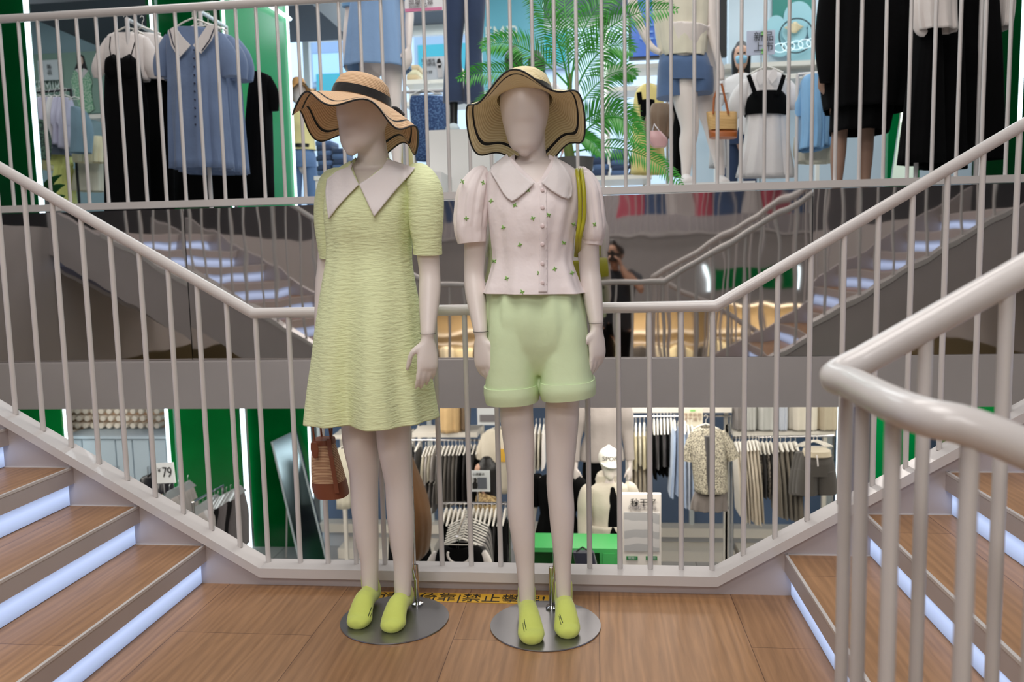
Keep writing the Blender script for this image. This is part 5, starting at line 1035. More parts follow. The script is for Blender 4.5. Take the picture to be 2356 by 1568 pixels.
def edge_row(nm, cat, x0, x1, yt0, yt1, yb0, yb1, Y, mats_, lab, grp, step=7, dep=.2, hm=None, lean=0., Y1=None, w=None, hh=26, wob=6):
    n = max(1, int((x1-x0)/step)); Y1 = Y1 or Y
    for i in range(n):
        u = i/max(1, n-1); x = x0+(x1-x0)*u; yt = yt0+(yt1-yt0)*u; yb = yb0+(yb1-yb0)*u+random.uniform(-wob, wob); Yi = Y+(Y1-Y)*u+random.uniform(-.02, .02); ww = w or step*.62; m = mats_[i % len(mats_)]; dx = lean*(yb-yt)
        rows = [(yt, x-ww*.5, x+ww*.5), (yt+.12*(yb-yt), x-ww+dx*.1, x+ww+dx*.1), (yt+.5*(yb-yt), x-ww*1.0+dx*.5, x+ww*1.0+dx*.5), (yb, x-ww*1.15+dx, x+ww*1.15+dx)]
        o = garment_mb(rows, Yi, dep=dep, k=5, amp=.10, ph=i*1.3, n=28, sub=3).build(nm, m); tag(o, lab, cat, grp)
        h = P(x, yt, Yi); hb = MB(); s_ = step*.22*Yi/FPX; top = P(x+step*.25, yt-hh, Yi); zt = top.z-h.z
        hb.hexa([h+V((-s_, -dep*.8, 0)), h+V((s_, -dep*.8, 0)), h+V((s_, dep*.8, 0)), h+V((-s_, dep*.8, 0)), V((top.x-s_, Yi-.03, top.z)), V((top.x+s_, Yi-.03, top.z)), V((top.x+s_, Yi+.03, top.z)), V((top.x-s_, Yi+.03, top.z))])
        hb.tube([V((top.x, Yi, top.z)), V((top.x, Yi, top.z+.04)), V((top.x, Yi+.015, top.z+.055))], .002, 5); hb.build('hanger', hm or hangM, o, smooth=False)
edge_row('grey_shirt', 'top', 448, 492, 1188, 1160, 1262, 1250, 6.4, (greyc, cloth('pale_grey_cotton', (160, 158, 162))), 'grey top on the left lower chrome rail', 'grey tops, left lower rail', step=7, hm=sil, Y1=6.9, dep=.24, hh=22)
edge_row('black_shirt', 'top', 500, 548, 1165, 1140, 1285, 1262, 6.9, (blackf, blackf, cloth('dark_plum_cotton', (38, 26, 30))), 'black top on the left lower chrome rail', 'black tops, left lower rail', step=7, hm=sil, Y1=7.3, dep=.24, hh=22)
edge_row('grey_shirt', 'top', 388, 430, 1150, 1128, 1235, 1225, 6.5, (greyc,), 'grey top on the rail beside the price card', 'grey tops beside the price card', step=8, hm=sil, Y1=7.2, dep=.22, hh=22)
# standing mirror
b0, b1 = PZ(692, 1302, LZ+.02), PZ(752, 1292, LZ+.02); t = thing('standing_mirror', 'tall frameless mirror leaning on its stand in front of green glass', 'mirror', (b0+b1)/2)
t0, t1 = P(625, 1016, b0.y+.22), P(678, 990, b1.y+.25)
mb = MB().hexa([b0, b1, b1+V((.01, .04, 0)), b0+V((.01, .04, 0)), t0, t1, t1+V((.01, .04, 0)), t0+V((.01, .04, 0))]); mb.build('mirror_plate', mat('blue_silver_mirror', (120, 142, 156), .12, metal=1), t, smooth=False)
e = .03; MB().tube([b0, t0, t1, b1, b0], .014, 8).build('frame', mat('pale_frame', (176, 190, 196), .4), t)
for q in (t0.lerp(b0, .5), t1.lerp(b1, .5)): MB().tube([q+V((0, .03, 0)), V((q.x-.12, q.y+.20, LZ+.01))], .01, 8).build('prop_leg', steel, t)
# window, sill and platforms at the back of the lower shop
t = thing('window_2', 'long window of the lower shop', 'window', (0, 10.3, LZ)); t['kind'] = 'structure'
zs = P(1300, 1205, 10.2).z
MB().box((-3.7, 10.2, LZ), (6, 10.45, zs-.12)).build('low_wall', mat('pale_grey_wall', (196, 200, 208), .5), t, smooth=False); MB().box((-3.7, 10.1, zs-.12), (6, 10.45, zs)).build('sill', shelfw, t, smooth=False)
MB().box((-3.7, 10.3, zs), (6, 10.33, CZ)).build('window_pane', mat('dusk_blue_glass', (88, 108, 138), .15, var=.35, varscale=.7), t, smooth=False)
for x in (-3.7, -2.2, -.5, 1.2, 2.9, 4.6): MB().box((x-.03, 10.25, zs), (x+.03, 10.36, CZ)).build('mullion', mat('light_frame', (205, 212, 214), .4), t, smooth=False)
text('lettering', '温馨提示 请勿倚靠 小心玻璃', .06, P(1765, 1219, 10.19), mat('olive_print', (90, 104, 60), .6), t, sx=1.3)
for i, (x0, x1, y) in enumerate(((778, 905, 1262), (1500, 1690, 1268), (1700, 1830, 1268), (905, 1000, 1258))):
    a_, b_ = PZ(x0, y+22, LZ+.0), PZ(x1, y+22, LZ); tag(MB().box((a_.x, a_.y, LZ), (b_.x, a_.y+.7, LZ+.13)).build('display_plinth', shelfw, smooth=False), ['low white plinth left of the green dress mannequin legs', 'long low white plinth under the patterned shirts', 'low white plinth at the right under the grey shorts', 'low white plinth between the two mannequins'][i], 'plinth')
# shelves and rails: left bay
shelf_run(766, 935, (1000,), 9.0, .35, 'white shelf behind the green dress mannequin legs', LZ); shelf_run(948, 1098, (995,), 8.4, .4, 'white shelf of beige jackets between the two mannequins', LZ)
t = hung('hanging_dress', 'long cream garment hanging left of the green dress mannequin legs', 'dress', [(1030, 785, 800), (1045, 774, 812), (1165, 776, 812)], 8.6, ivory, dep=.1, hanger=(792, 1026, 14))
hung('beige_jacket', 'beige jacket set on the shelf between the two mannequins', 'jacket', [(905, 1015, 1052), (925, 1005, 1060), (990, 1004, 1062)], 8.5, cloth('sand_cotton', (212, 178, 128)), dep=.14, k=8, amp=.08); hung('brown_jacket', 'brown jacket behind the beige one on the shelf', 'jacket', [(905, 1066, 1078), (925, 1062, 1082), (985, 1062, 1080)], 8.55, cloth('taupe_cotton', (128, 108, 86)), dep=.12)
feet_rack('clothes_rail', 'rail of white, grey and black clothes below the beige jacket shelf', P(900, 1012, 8.3), P(1102, 1012, 8.3))
edge_row('dark_shirt', 'top', 945, 962, 1030, 1030, 1130, 1130, 8.2, (dgrey,), 'black top beside the white ones under the shelf', 'black tops under the shelf', step=8, hh=12)
edge_row('white_tee', 't-shirt', 978, 1000, 1042, 1038, 1102, 1100, 8.15, (ivory, whitef), 'white t-shirt hanging below the beige jacket shelf', 'white t-shirts below the shelf', step=5.5, hh=14)
edge_row('grey_shorts', 'shorts', 984, 1004, 1106, 1104, 1165, 1162, 8.15, (greyc,), 'grey shorts hanging below the white t-shirts', 'grey shorts below the t-shirts', step=5.5, hh=4)
edge_row('grey_trousers', 'trousers', 1012, 1056, 1040, 1038, 1152, 1150, 8.05, (cloth('warm_grey_cotton', (112, 106, 100)), cloth('mid_grey_cotton', (96, 92, 90))), 'grey trousers hanging below the beige jacket shelf', 'grey trousers below the shelf', step=7, hh=14)
edge_row('black_trousers', 'trousers', 1062, 1100, 1038, 1036, 1152, 1150, 8.0, (blackf, dgrey), 'black trousers hanging right of the grey ones', 'black trousers below the shelf', step=7, hh=14)
t = thing('price_card', 'white card on the shelf post left of the white print t-shirt', 'sign', P(1120, 978, 8.2)); box_px(1098, 938, 1146, 977, 8.2, .01).build('card', mat('white_card', (222, 226, 230), .5), t, smooth=False); box_px(1104, 954, 1140, 970, 8.19, .004).build('picture', mat('grey_print', (120, 116, 120), .6), t, smooth=False)
hung('printed_tee', 'cream t-shirt with a yellow square print behind the shopper', 't-shirt', [(985, 1135, 1160), (995, 1115, 1172), (1030, 1108, 1180), (1128, 1112, 1182)], 7.9, cloth('cream_jersey', (224, 214, 196)), dep=.12, k=6, amp=.05, sleeves=([(1122, 1000, 12), (1110, 1035, 14), (1105, 1055, 12)],), hanger=(1148, 980, 30))
o = box_px(1147, 1032, 1166, 1062, 7.76, .004).build('square_print', mat('yellow_print', (236, 186, 70), .6), [x for x in bpy.data.objects if x.name.startswith('printed_tee')][0], smooth=False)
# brown jacket rail
hung('brown_jacket', 'olive brown jacket hanging just right of the green dress mannequin legs', 'jacket', [(1040, 925, 940), (1075, 912, 955), (1140, 900, 980), (1200, 896, 990), (1262, 905, 985), (1282, 925, 970)], 6.6, cloth('olive_brown_cotton', (100, 66, 30)), dep=.18, k=5, amp=.06)
hung('black_trousers', 'black trousers behind the olive brown jacket', 'trousers', [(1020, 905, 938), (1060, 905, 948), (1300, 895, 995), (1330, 893, 998)], 6.85, blackf, dep=.15)
# front rack with hangers and the black and white tee
feet_rack('clothes_rail', 'chrome rail carrying white hangers below the small model card', P(1016, 1156, 6.2), P(1170, 1158, 6.2))
edge_row('black_shirt', 'top', 1024, 1160, 1196, 1196, 1330, 1330, 6.2, (blackf, blackf, dgrey), 'black top on the chrome rail with white hangers', 'black tops under the white hangers', step=9.5, hh=26, dep=.18)
t = thing('rail_card', 'small white card with a model picture standing on the hanger rail', 'sign', P(1100, 1156, 6.2)); box_px(1075, 1082, 1127, 1130, 6.2, .01).build('card', mat('white_card', (222, 226, 230), .5), t, smooth=False)
box_px(1099, 1098, 1120, 1124, 6.19, .003).build('dark_block', mat('slate_print', (96, 100, 110), .5), t, smooth=False); box_px(1079, 1098, 1098, 1124, 6.19, .003).build('photo_block', mat('pale_print', (190, 190, 192), .5), t, smooth=False)
poly_px([(1088, 1124), (1087, 1112), (1091, 1107), (1090, 1100), (1095, 1098), (1097, 1104), (1096, 1108), (1098, 1112), (1098, 1124)], 6.185, .002).build('picture', black, t, smooth=False); text('lettering', '小满夏衣', .025, P(1101, 1091, 6.19), black, t); MB().tube([P(1099, 1130, 6.2), P(1099, 1156, 6.2)], .007, 6).build('stem', chrome, t)
feet_rack('clothes_rail', 'short chrome rail coming forward with stacked white hangers', P(1074, 1178, 6.0), P(1052, 1232, 5.2))
wst = cloth('white_jersey', (214, 208, 204))
for i in range(9):
    y = 1190+i*6; hung('striped_shirt', 'grey top hung facing forward among the stacked white hangers', 'top', [(y+16, 1056, 1100), (y+22, 1038+i, 1126-i), (y+60, 1034, 1132), (1340, 1030, 1138)], 6.0-.08*i, greyc if i % 2 else dgrey, 'tops under the stacked hangers', dep=.03, k=6, amp=.04, hanger=(1078-i*1.5, y, 46), n=32)
t = hung('black_white_tee', 'black t-shirt with white sleeves on the front white hanger', 't-shirt', [(1254, 1032, 1080), (1262, 1010, 1105), (1290, 1002, 1116), (1345, 1000, 1120)], 5.15, blackf, dep=.10, k=6, amp=.04, hanger=(1056, 1236, 40), n=64)
for q in ([(1006, 1272, 10), (994, 1295, 12), (988, 1330, 12)], [(1108, 1270, 12), (1118, 1292, 14), (1126, 1330, 14)]): limb_mb(q, 5.15, flat=.7, n=20).build('white_sleeve', wst, t)
cN = P(1056, 1276, 5.02); MB().tube([cN+V((.075*math.cos(a*PI/10), 0, .06*math.sin(a*PI/10)-.0)) for a in range(-11, 2)], .008, 8).build('white_neckline', wst, t)
# shopper
p = P(1118, 1100, 7.4); t = fig('person', 'dark-haired shopper in a patterned brown blouse behind the small model card', 'person', (p.x, 7.4, LZ), rot=-1.3, m=skin, s=1.08)
hair(t, long=.3); shirt(t, spots('brown_print_fabric', (124, 100, 66), (176, 152, 108), 40), hem=.9, wide=.19, long=True); trousers(t, blackf); shoes(t, blackf)
# mannequins of the lower shop
gz = P(1300, 1252, 5.75).z
def lowman(px, Y, z0, rot, lab, s=1.0): p = P(px, 1150, Y); return fig('mannequin', lab, 'mannequin', (p.x, Y, z0), rot=rot, s=s)
p = P(1285, 1100, 6.3); t = lowman(1283, 6.3, p.z-1.42-.02, -.3, 'mannequin in a black t-shirt and grey pleated skirt behind the white shorts mannequin'); shirt(t, blackf, hem=.9, wide=.2, puff_=1.2); skirt(t, dgrey, z1=.55)
Zb = t.location.z; tag(MB().box((t.location.x-.3, 6.05, LZ), (t.location.x+.3, 6.6, Zb)).build('display_platform', mat('green_box', (60, 170, 90), .5), smooth=False), 'green box platform under the black t-shirt mannequin', 'platform')
p = P(1385, 960, 6.9); t = lowman(1386, 6.9, p.z-1.30, .1, 'mannequin in a grey jacket and black shorts at the back of the lower floor', 1.0)
shirt(t, cloth('stone_grey_cotton', (150, 142, 138)), hem=.93, wide=.2, long=True, puff_=1.25)
mb = loc_rows([(1.0, .15, .12), (.86, .17, .13), (.80, .165, .12)], amp=0, closed=True)
for s in (-1, 1): mb.chain([(V((s*.085, .01, .86)), .085, .10), (V((s*.09, .01, .62)), .09, .1)], n=18, round_=False)
mb.build('shorts', blackf, t, local=True); tag(MB().box((t.location.x-.3, 6.65, LZ), (t.location.x+.3, 7.2, t.location.z)).build('display_platform', white, smooth=False), 'white platform under the grey jacket mannequin', 'platform')
p = P(1402, 1050, 5.9); t = lowman(1402, 5.9, p.z-1.69*.88, .2, 'mannequin in a white cap, cream hooded jacket and black shorts on the lower floor', .88)
shirt(t, cloth('oatmeal_windbreaker', (196, 188, 174)), hem=1.12, wide=.18, long=True, puff_=1.12); loc_rows([(1.22, .115, .088), (1.05, .14, .11), (.98, .155, .125)], amp=0).build('black_top', blackf, t, local=True); MB().chain([(V((.01, -.062, 1.43)), .03, .03), (V((.012, -.085, 1.33)), .045, .04), (V((.015, -.085, 1.15)), .06, .045), (V((.02, -.09, .99)), .08, .045)], n=20).build('vest', blackf, t, local=True); trousers(t, blackf, z1=.3, flare=.08)
capM = mat('white_cap_cotton', (232, 228, 220), .7)
c = MB().chain([(V((0, -.01, 1.665)), .092, .108), (V((0, -.008, 1.71)), .09, .104), (V((0, 0, 1.75)), .068, .08), (V((0, 0, 1.765)), .03, .035)], n=28).build('cap', capM, t, local=True)
MB().poly([V((.085*math.cos(a), -.06-.12*math.sin(a) if 0 < a < PI else -.06, 1.655-.02*math.sin(a))) for a in [k*PI/12 for k in range(13)]], V((0, 0, .006))).build('visor', capM, c, local=True, smooth=False)
tx = text('lettering', 'SPORT', .052, (0, 0, 0), black, None); tx.parent = c; me = tx.data; xs_ = [v.co.x for v in me.vertices]
for v in me.vertices: a = v.co.x/.108; v.co = V((v.co.x, v.co.y, v.co.z+.006+.112*(math.cos(a)-1)))
tx.location = (0, -.118, 1.70); tx.name = 'lettering'
MB().chain([(V((0, .06, 1.48)), .11, .05), (V((0, .03, 1.52)), .10, .06), (V((0, .05, 1.40)), .12, .05)], n=20)  .build('hood', cloth('oatmeal_windbreaker', (196, 188, 174)), t, local=True)
tag(MB().box((t.location.x-.3, 5.75, LZ), (t.location.x+.3, 6.3, t.location.z)).build('display_platform', white, smooth=False), 'white platform under the capped mannequin', 'platform')
# green table with a navy bag
gA, gB = P(1188, 1255, 5.35), P(1425, 1250, 5.35); gbx = mat('bright_green_lacquer', (60, 158, 84), .4)
t = thing('display_table', 'bright green box table in front of the white capped mannequin', 'table', ((gA.x+gB.x)/2, 5.5, LZ))
MB().box((gA.x, 5.32, gA.z-.03), (gB.x, 5.62, gA.z)).build('table_top', gbx, t, smooth=False)
for x in (gA.x, (gA.x+gB.x)/2-.1, (gA.x+gB.x)/2+.22, gB.x-.03): MB().box((x, 5.32, LZ), (x+.03, 5.6, gA.z-.03)).build('side_panel', gbx, t, smooth=False)
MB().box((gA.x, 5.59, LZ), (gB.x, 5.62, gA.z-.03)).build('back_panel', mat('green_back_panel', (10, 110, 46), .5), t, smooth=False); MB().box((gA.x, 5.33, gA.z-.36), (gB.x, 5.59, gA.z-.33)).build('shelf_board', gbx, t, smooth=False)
MB().box(((gA.x+gB.x)/2+.24, 5.31, gA.z-.30), (gB.x-.03, 5.32, gA.z-.03)).build('door', gbx, t, smooth=False)
t = thing('navy_bag', 'dark navy cloth bag propped on the green table', 'bag', P(1350, 1330, 5.1)); garment_mb([(1268, 1318, 1366), (1300, 1324, 1374), (1345, 1330, 1384)], 5.12, dep=.05, n=32, foldf=lambda a, b: 0, sq=.5).build('bag_body', cloth('navy_canvas', (20, 22, 42)), t); MB().tube([P(1326, 1268, 5.1), P(1340, 1258, 5.1), P(1356, 1268, 5.1)], .006, 6).build('handle', black, t)
# poster stand
t = thing('poster_stand', 'white poster stand headed 秒干 with a grey wave picture', 'poster', P(1476, 1330, 4.95)); z0 = P(1476, 1345, 4.95).z; A_, B_ = P(1431, 1136, 4.95), P(1521, 1136, 4.95)
MB().box((A_.x, 4.95, LZ), (B_.x, 4.99, A_.z)).build('board', mat('white_card2', (232, 226, 220), .5), t, smooth=False)
wv = stripes('grey_wave_print', (176, 176, 178), (206, 204, 204), 3.2, 'Z', sharp=.5); n_ = wv.node_tree.nodes; [setattr(x.inputs['Distortion'], 'default_value', 6) for x in n_ if x.type == 'TEX_WAVE']
box_px(1436, 1178, 1517, 1268, 4.945, .004).build('wave_picture', wv, t, smooth=False)
text('lettering', '秒干了', .055, P(1481, 1157, 4.943), black, t); text('lettering', '闪电秒干,不闷', .028, P(1478, 1167, 4.943), mat('grey_print', (120, 116, 120), .6), t)
poly_px([(1460, 1158), (1465, 1150), (1464, 1155), (1468, 1154), (1462, 1163), (1463, 1158)], 4.943, .002).build('flash_mark', black, t, smooth=False)
gtag = mat('green_tag', (44, 130, 74), .5)
for x0, s in ((1441, '玩法1'), (1486, '玩法2')): box_px(x0, 1279, x0+26, 1288, 4.945, .003).build('green_label', gtag, t, smooth=False); text('lettering', s, .02, P(x0+13, 1283.5, 4.94), mat('white_card', (222, 226, 230), .5), t)
# right bay: shelves, rails and rows
shelf_run(1446, 1684, (938,), 8.2, .4, 'high white shelf over the black and light blue tops', LZ); shelf_run(1687, 1922, (992,), 8.2, .4, 'white shelf of folded jackets above the grey shorts', LZ)
feet_rack('clothes_rail', 'long rail of ivory, black and light blue tops', P(1450, 958, 8.1), P(1680, 956, 8.1)); feet_rack('clothes_rail', 'rail of patterned, striped and grey tops under the jacket shelf', P(1686, 1006, 8.0), P(1918, 1002, 8.0))
edge_row('ivory_shirt', 'top', 1452, 1490, 996, 994, 1066, 1064, 7.9, (ivory, cream), 'ivory top at the left end of the long rail', 'ivory tops on the long rail', step=6.5, hh=22); edge_row('ivory_shorts', 'shorts', 1452, 1490, 1068, 1066, 1130, 1128, 7.95, (cloth('oat_cotton', (190, 178, 156)),), 'oat shorts hanging under the ivory tops', 'oat shorts under the ivory tops', step=7, hh=4)
edge_row('black_shirt', 'top', 1503, 1542, 992, 990, 1070, 1066, 7.9, (blackf, cloth('plum_black', (34, 22, 26))), 'black top in the middle of the long rail', 'black tops on the long rail', step=6.5, hh=28); edge_row('black_shorts', 'shorts', 1506, 1540, 1064, 1062, 1088, 1086, 7.95, (blackf,), 'black shorts hanging under the black tops', 'black shorts under the black tops', step=6, hh=4)
lbt = cloth('ice_blue_cotton', (168, 186, 212)); edge_row('light_blue_shirt', 'top', 1550, 1574, 982, 984, 1128, 1130, 7.7, (lbt,), 'light blue top right of the black tops', 'light blue tops, left bunch', step=7, hh=16, lean=-.05); edge_row('light_blue_shirt', 'top', 1572, 1590, 990, 992, 1150, 1156, 7.6, (lbt, cloth('cool_white_cotton', (198, 204, 216))), 'light blue top just left of the patterned shirt', 'light blue tops, right bunch', step=6, hh=14)
t = hung('patterned_shirt', 'open patterned shirt over a grey tee at the centre of the right rail', 'shirt', [(982, 1612, 1640), (992, 1594, 1662), (1030, 1590, 1670), (1080, 1594, 1672), (1128, 1600, 1674)], 6.9, spots('leaf_print_fabric', (92, 88, 80), (196, 188, 168), 120, .48), dep=.12, k=6, amp=.06, sleeves=([(1600, 996, 13), (1588, 1030, 14), (1585, 1060, 13)], [(1656, 996, 14), (1674, 1025, 16), (1688, 1055, 15)]), hanger=(1624, 974, 30))
garment_mb([(996, 1616, 1630), (1030, 1616, 1636), (1080, 1618, 1634), (1128, 1624, 1630)], 6.9, dep=.14, n=24, top=1, foldf=lambda a, b: 0).build('inner_tee', dgrey, t)
hung('patterned_shorts', 'grey-brown shorts with frilled hem under the patterned shirt', 'shorts', [(1128, 1600, 1672), (1150, 1592, 1672), (1170, 1590, 1674)], 6.95, cloth('grey_brown_cotton', (116, 108, 104)), dep=.1, k=10, amp=.1)
edge_row('printed_blouse', 'blouse', 1692, 1738, 1030, 1026, 1182, 1190, 7.6, (cloth('off_white_cotton', (210, 200, 184)), cloth('bone_cotton', (196, 186, 170))), 'off-white blouse right of the patterned shirt', 'off-white blouses on the right rail', step=6.5, hh=14, lean=.06); edge_row('striped_shirt', 'top', 1744, 1772, 1036, 1036, 1128, 1132, 7.7, (spots('speckled_fabric', (78, 72, 70), (150, 142, 132), 40), dgrey), 'speckled dark top beside the off-white blouses', 'speckled tops on the right rail', step=6, hh=20)
edge_row('grey_shirt', 'top', 1782, 1828, 1030, 1028, 1180, 1190, 7.6, (cloth('grey_taupe', (120, 112, 100)), cloth('mid_taupe', (104, 98, 88))), 'long taupe top left of the grey shorts', 'taupe tops on the right rail', step=8, hh=12, lean=.04, w=6)
for i in range(3):
    t = thing('dark_shorts', ['dark grey drawstring shorts in front at the end of the right rail', 'dark shorts second at the end of the right rail', 'dark shorts behind the others at the end of the right rail'][i], 'shorts', P(1878-i*8, 1138, 7.1+.1*i), 'dark shorts at the rail end')
    mb = garment_mb([(1040, 1846-i*8, 1912-i*8), (1060, 1840-i*8, 1918-i*8), (1090, 1836-i*8, 1922-i*8)], 7.1+.1*i, dep=.1, n=40, foldf=lambda a, b: .02*math.sin(9*a))
    for q in ([(1860-i*8, 1080, 24), (1856-i*8, 1110, 24), (1856-i*8, 1134, 25)], [(1898-i*8, 1080, 24), (1902-i*8, 1110, 24), (1903-i*8, 1132, 24)]): limb_mb(q, 7.1+.1*i, mb, flat=1.1, n=24)
    mb.build('shorts_body', cloth('shorts_charcoal', (62, 58, 54)), t); hanger_mb(1880-i*8, 1012, 36, 7.1+.1*i).build('hanger', hangM, t)
    if i == 0: garment_mb([(1034, 1848, 1910), (1046, 1846, 1912)], 7.1, dep=.105, n=32, top=1, foldf=lambda a, b: 0).build('waistband', cloth('oat_cotton', (190, 178, 156)), t); MB().tube([P(1879, 1046, 6.97), P(1881, 1058, 6.96), P(1882, 1072, 6.97)], .005, 6).build('drawstring', whitef, t)
for i, (x0, x1, c) in enumerate(((1686, 1712, greyc), (1708, 1738, cloth('silver_cotton', (190, 190, 186))), (1736, 1784, cloth('silver_cotton', (190, 190, 186))), (1784, 1808, cloth('cool_white_cotton', (198, 204, 216))), (1812, 1880, cloth('cream_windbreaker', (222, 214, 200))), (1876, 1924, cloth('oat_cotton', (190, 178, 156))))):
    hung('hanging_jacket', ['grey jacket at the left end of the jacket shelf', 'silver-grey jacket second from the left on the shelf', 'wide silver-grey jacket in the middle of the shelf', 'pale sleeve of a jacket right of the wide one on the shelf', 'wide cream jacket on the shelf above the grey shorts', 'oat jacket at the right end of the shelf'][i], 'jacket', [(890, x0+6, x1-6), (905, x0, x1), (950, x0-1, x1+1), (984, x0, x1)], 8.3, c, 'jackets on the right shelf', dep=.14, k=6, amp=.09)
t = thing('price_card', 'white card hanging from the high shelf left of the patterned shirt', 'sign', P(1594, 980, 7.9)); box_px(1571, 940, 1617, 981, 7.9, .01).build('card', mat('cream_card', (236, 228, 206), .5), t, smooth=False); text('lettering', '夏季新款\n透气速干', .045, P(1594, 960, 7.89), mat('brown_print', (150, 120, 100), .6), t); box_px(1588, 942, 1600, 946, 7.89, .003).build('green_mark', MATS['lime_print'], t, smooth=False)
edge_row('white_tee', 't-shirt', 1232, 1250, 990, 990, 1072, 1072, 7.6, (wst, ivory), 'white t-shirt between the legs of the shorts mannequin', 'white t-shirts between the legs', step=6, hh=14)
# ================= OPPOSITE SIDE, behind the photographer (seen in the mirror) =================
warmw = mat('warm_wall', (196, 176, 140), .7)
struct(MB().box((-16, -9.1, LZ), (12, -9.0, .41)).build('wall_front', warmw, smooth=False)); struct(MB().box((-16, -9.1, UZ), (12, -9.0, 4.9)).build('wall_front', mat('greige_wall', (150, 146, 148), .7), smooth=False))
pinkc = cloth('rose_pink_cotton', (206, 92, 112)); redc = cloth('deep_pink_cotton', (180, 60, 84)); pool = [cream, beige, ivory, blackf, whitef, dgrey, cloth('sage_cotton', (140, 150, 110)), cloth('ochre_cotton', (176, 140, 70))]; poolU = [pinkc, blackf, whitef, ivory, redc, denim, dgrey, ltb]
def front_row(z, Y, x0, x1, cols, lab, grp, length, n):
    base = {}
    for i in range(n):
        m = cols[(i*5+i//3) % len(cols)]; x = x0+(x1-x0)*i/(n-1)
        if m.name not in base:
            w_ = .19; rs = []
            for zz, rx in ((0, .07), (-.05, w_), (-length*.5, w_*.95), (-length, w_*1.15)): rs.append([V((x+rx*math.cos(a*PI/14), Y+.09*math.sin(a*PI/14)*(1+.15*math.sin(5*a*PI/14)), z+zz)) for a in range(28)])
            o = MB().rings(rs).build('hanging_garment', m); tag(o, lab, 'garment', grp); base[m.name] = (o, x)
        else: o, xx = base[m.name]; c = o.copy(); COL.objects.link(c); c.location.x += x-xx; c.location.y += random.uniform(-.03, .03)
for k, (z, x0, x1) in enumerate(((-.45, -6.5, -2.6), (-.5, -2.2, 1.4), (-.45, 1.8, 5.5))):
    front_row(z, -6.6-.3*k, x0, x1, pool, 'garment on a warm-lit lower rail across the well, mirrored in the %s' % ('left panel', 'middle panel', 'right panel')[k], 'mirrored lower garments %s' % ('left', 'middle', 'right')[k], .8, 11)
    rail('clothes_rail', 'rail of the opposite lower shop, seen in the %s of the mirror band' % ('left', 'middle', 'right')[k], V((x0-.2, -6.6-.3*k, z+.06)), V((x1+.2, -6.6-.3*k, z+.06)), True, steel, .014, LZ)
    t = thing('shelf_unit', 'warm-lit shelf unit of the opposite lower shop, %s one' % ('left', 'middle', 'right')[k], 'shelf', ((x0+x1)/2, -8.8, LZ))
    for zz in (-1.6, -1.0, -.4, .1): MB().box((x0, -8.95, zz), (x1, -8.5, zz+.04)).build('shelf_board', shelfw, t, smooth=False)
    for xx in (x0, x1): MB().box((xx-.03, -8.95, LZ), (xx+.03, -8.5, .38)).build('upright', shelfw, t, smooth=False)
front_row(2.75, -5.0, -3.4, -.6, poolU, 'garment on the left upper rail across the well, seen only in the mirror', 'mirrored upper garments left', .9, 8); front_row(2.75, -5.1, .2, 3.2, poolU, 'garment on the right upper rail across the well, seen only in the mirror', 'mirrored upper garments right', .9, 9)
rail('clothes_rail', 'left upper rail across the well', V((-3.6, -5.0, 2.8)), V((-.4, -5.0, 2.8))); rail('clothes_rail', 'right upper rail across the well', V((0, -5.1, 2.8)), V((3.4, -5.1, 2.8)))
tag(MB().box((-1.2, -5.9, UZ), (-1.16, -5.86, 4.8)).build('light_strip', led, smooth=False), 'light strip of the opposite upper shop, seen in the mirror', 'light strip')
tag(MB().box((1.3, -4.315, .66), (2.6, -4.33, .98)).build('glass_panel', greenG, smooth=False), 'green panel imitating a reflection on the opposite floor edge, seen in the mirror', 'glass panel')  # solid green panel added in place of a reflection in the opposite band
for x_, s_ in ((1.27, 'left'), (2.63, 'right')): tag(MB().box((x_-.02, -4.3, .64), (x_+.02, -4.328, 1.0)).build('light_strip', led, smooth=False), 'short light strip at the %s end of the green panel imitating a reflection' % s_, 'light strip')
# lower step where the photographer stands
struct(MB().box((-1.475, -1.6, -.60), (.655, -.0, -.43)).build('floor', wood, smooth=False, origin=(0, 0, 0)))
struct(MB().box((-1.475, -.62, -.43), (.655, -.60, 0)).build('trim_6', stringerM, smooth=False)) if False else None
# photographer
t = thing('person', 'photographer in dark clothes holding a camera to the face, seen only in the mirror', 'person', (0, -.2, -.43))
mb = MB(); fy = V((0, 1, 0)); z_ = -.43
mb.chain(head_secs((0, -.17, 1.205), fy, 1.0), n=22)
mb.chain([(V((0, -.22, .98)), .05, .05), (V((0, -.21, 1.06)), .052, .055), (V((0, -.18, 1.15)), .055, .06)], n=16)
mb.chain([(V((0, -.22, 1.04)), .09, .06), (V((0, -.23, .99)), .19, .09), (V((0, -.23, .88)), .18, .11), (V((0, -.22, .70)), .155, .105), (V((0, -.21, .55)), .15, .11), (V((0, -.21, .44)), .165, .115), (V((0, -.21, .36)), .13, .09)], n=26)
for s in (-1, 1):
    a, e, w_ = V((s*.20, -.22, .985)), V((s*.26, -.02, .84)), V((s*.095, -.01, 1.09))
    mb.chain([(a, .048, .05), (a.lerp(e, .5), .045, .047), (e, .038, .038), (e.lerp(w_, .45), .036, .036), (w_, .025, .024)], n=14)
    hand(mb, w_, (-s*.35, -.02, .9), (0, -1, -.2), (-s*.9, -.2, -.3), .95, 1.5)
    mb.chain([(V((s*.09, -.21, .42)), .085, .095), (V((s*.10, -.20, .22)), .078, .082), (V((s*.11, -.19, .02)), .056, .058), (V((s*.115, -.20, -.14)), .054, .056), (V((s*.12, -.21, -.32)), .034, .036)], n=18)
    foot(mb, V((s*.12, -.21, -.33)), V((s*.15, -.03, -.40)), .030)
bd = mb.build('body', skin, t); bake(bd, REM(.008, 4))
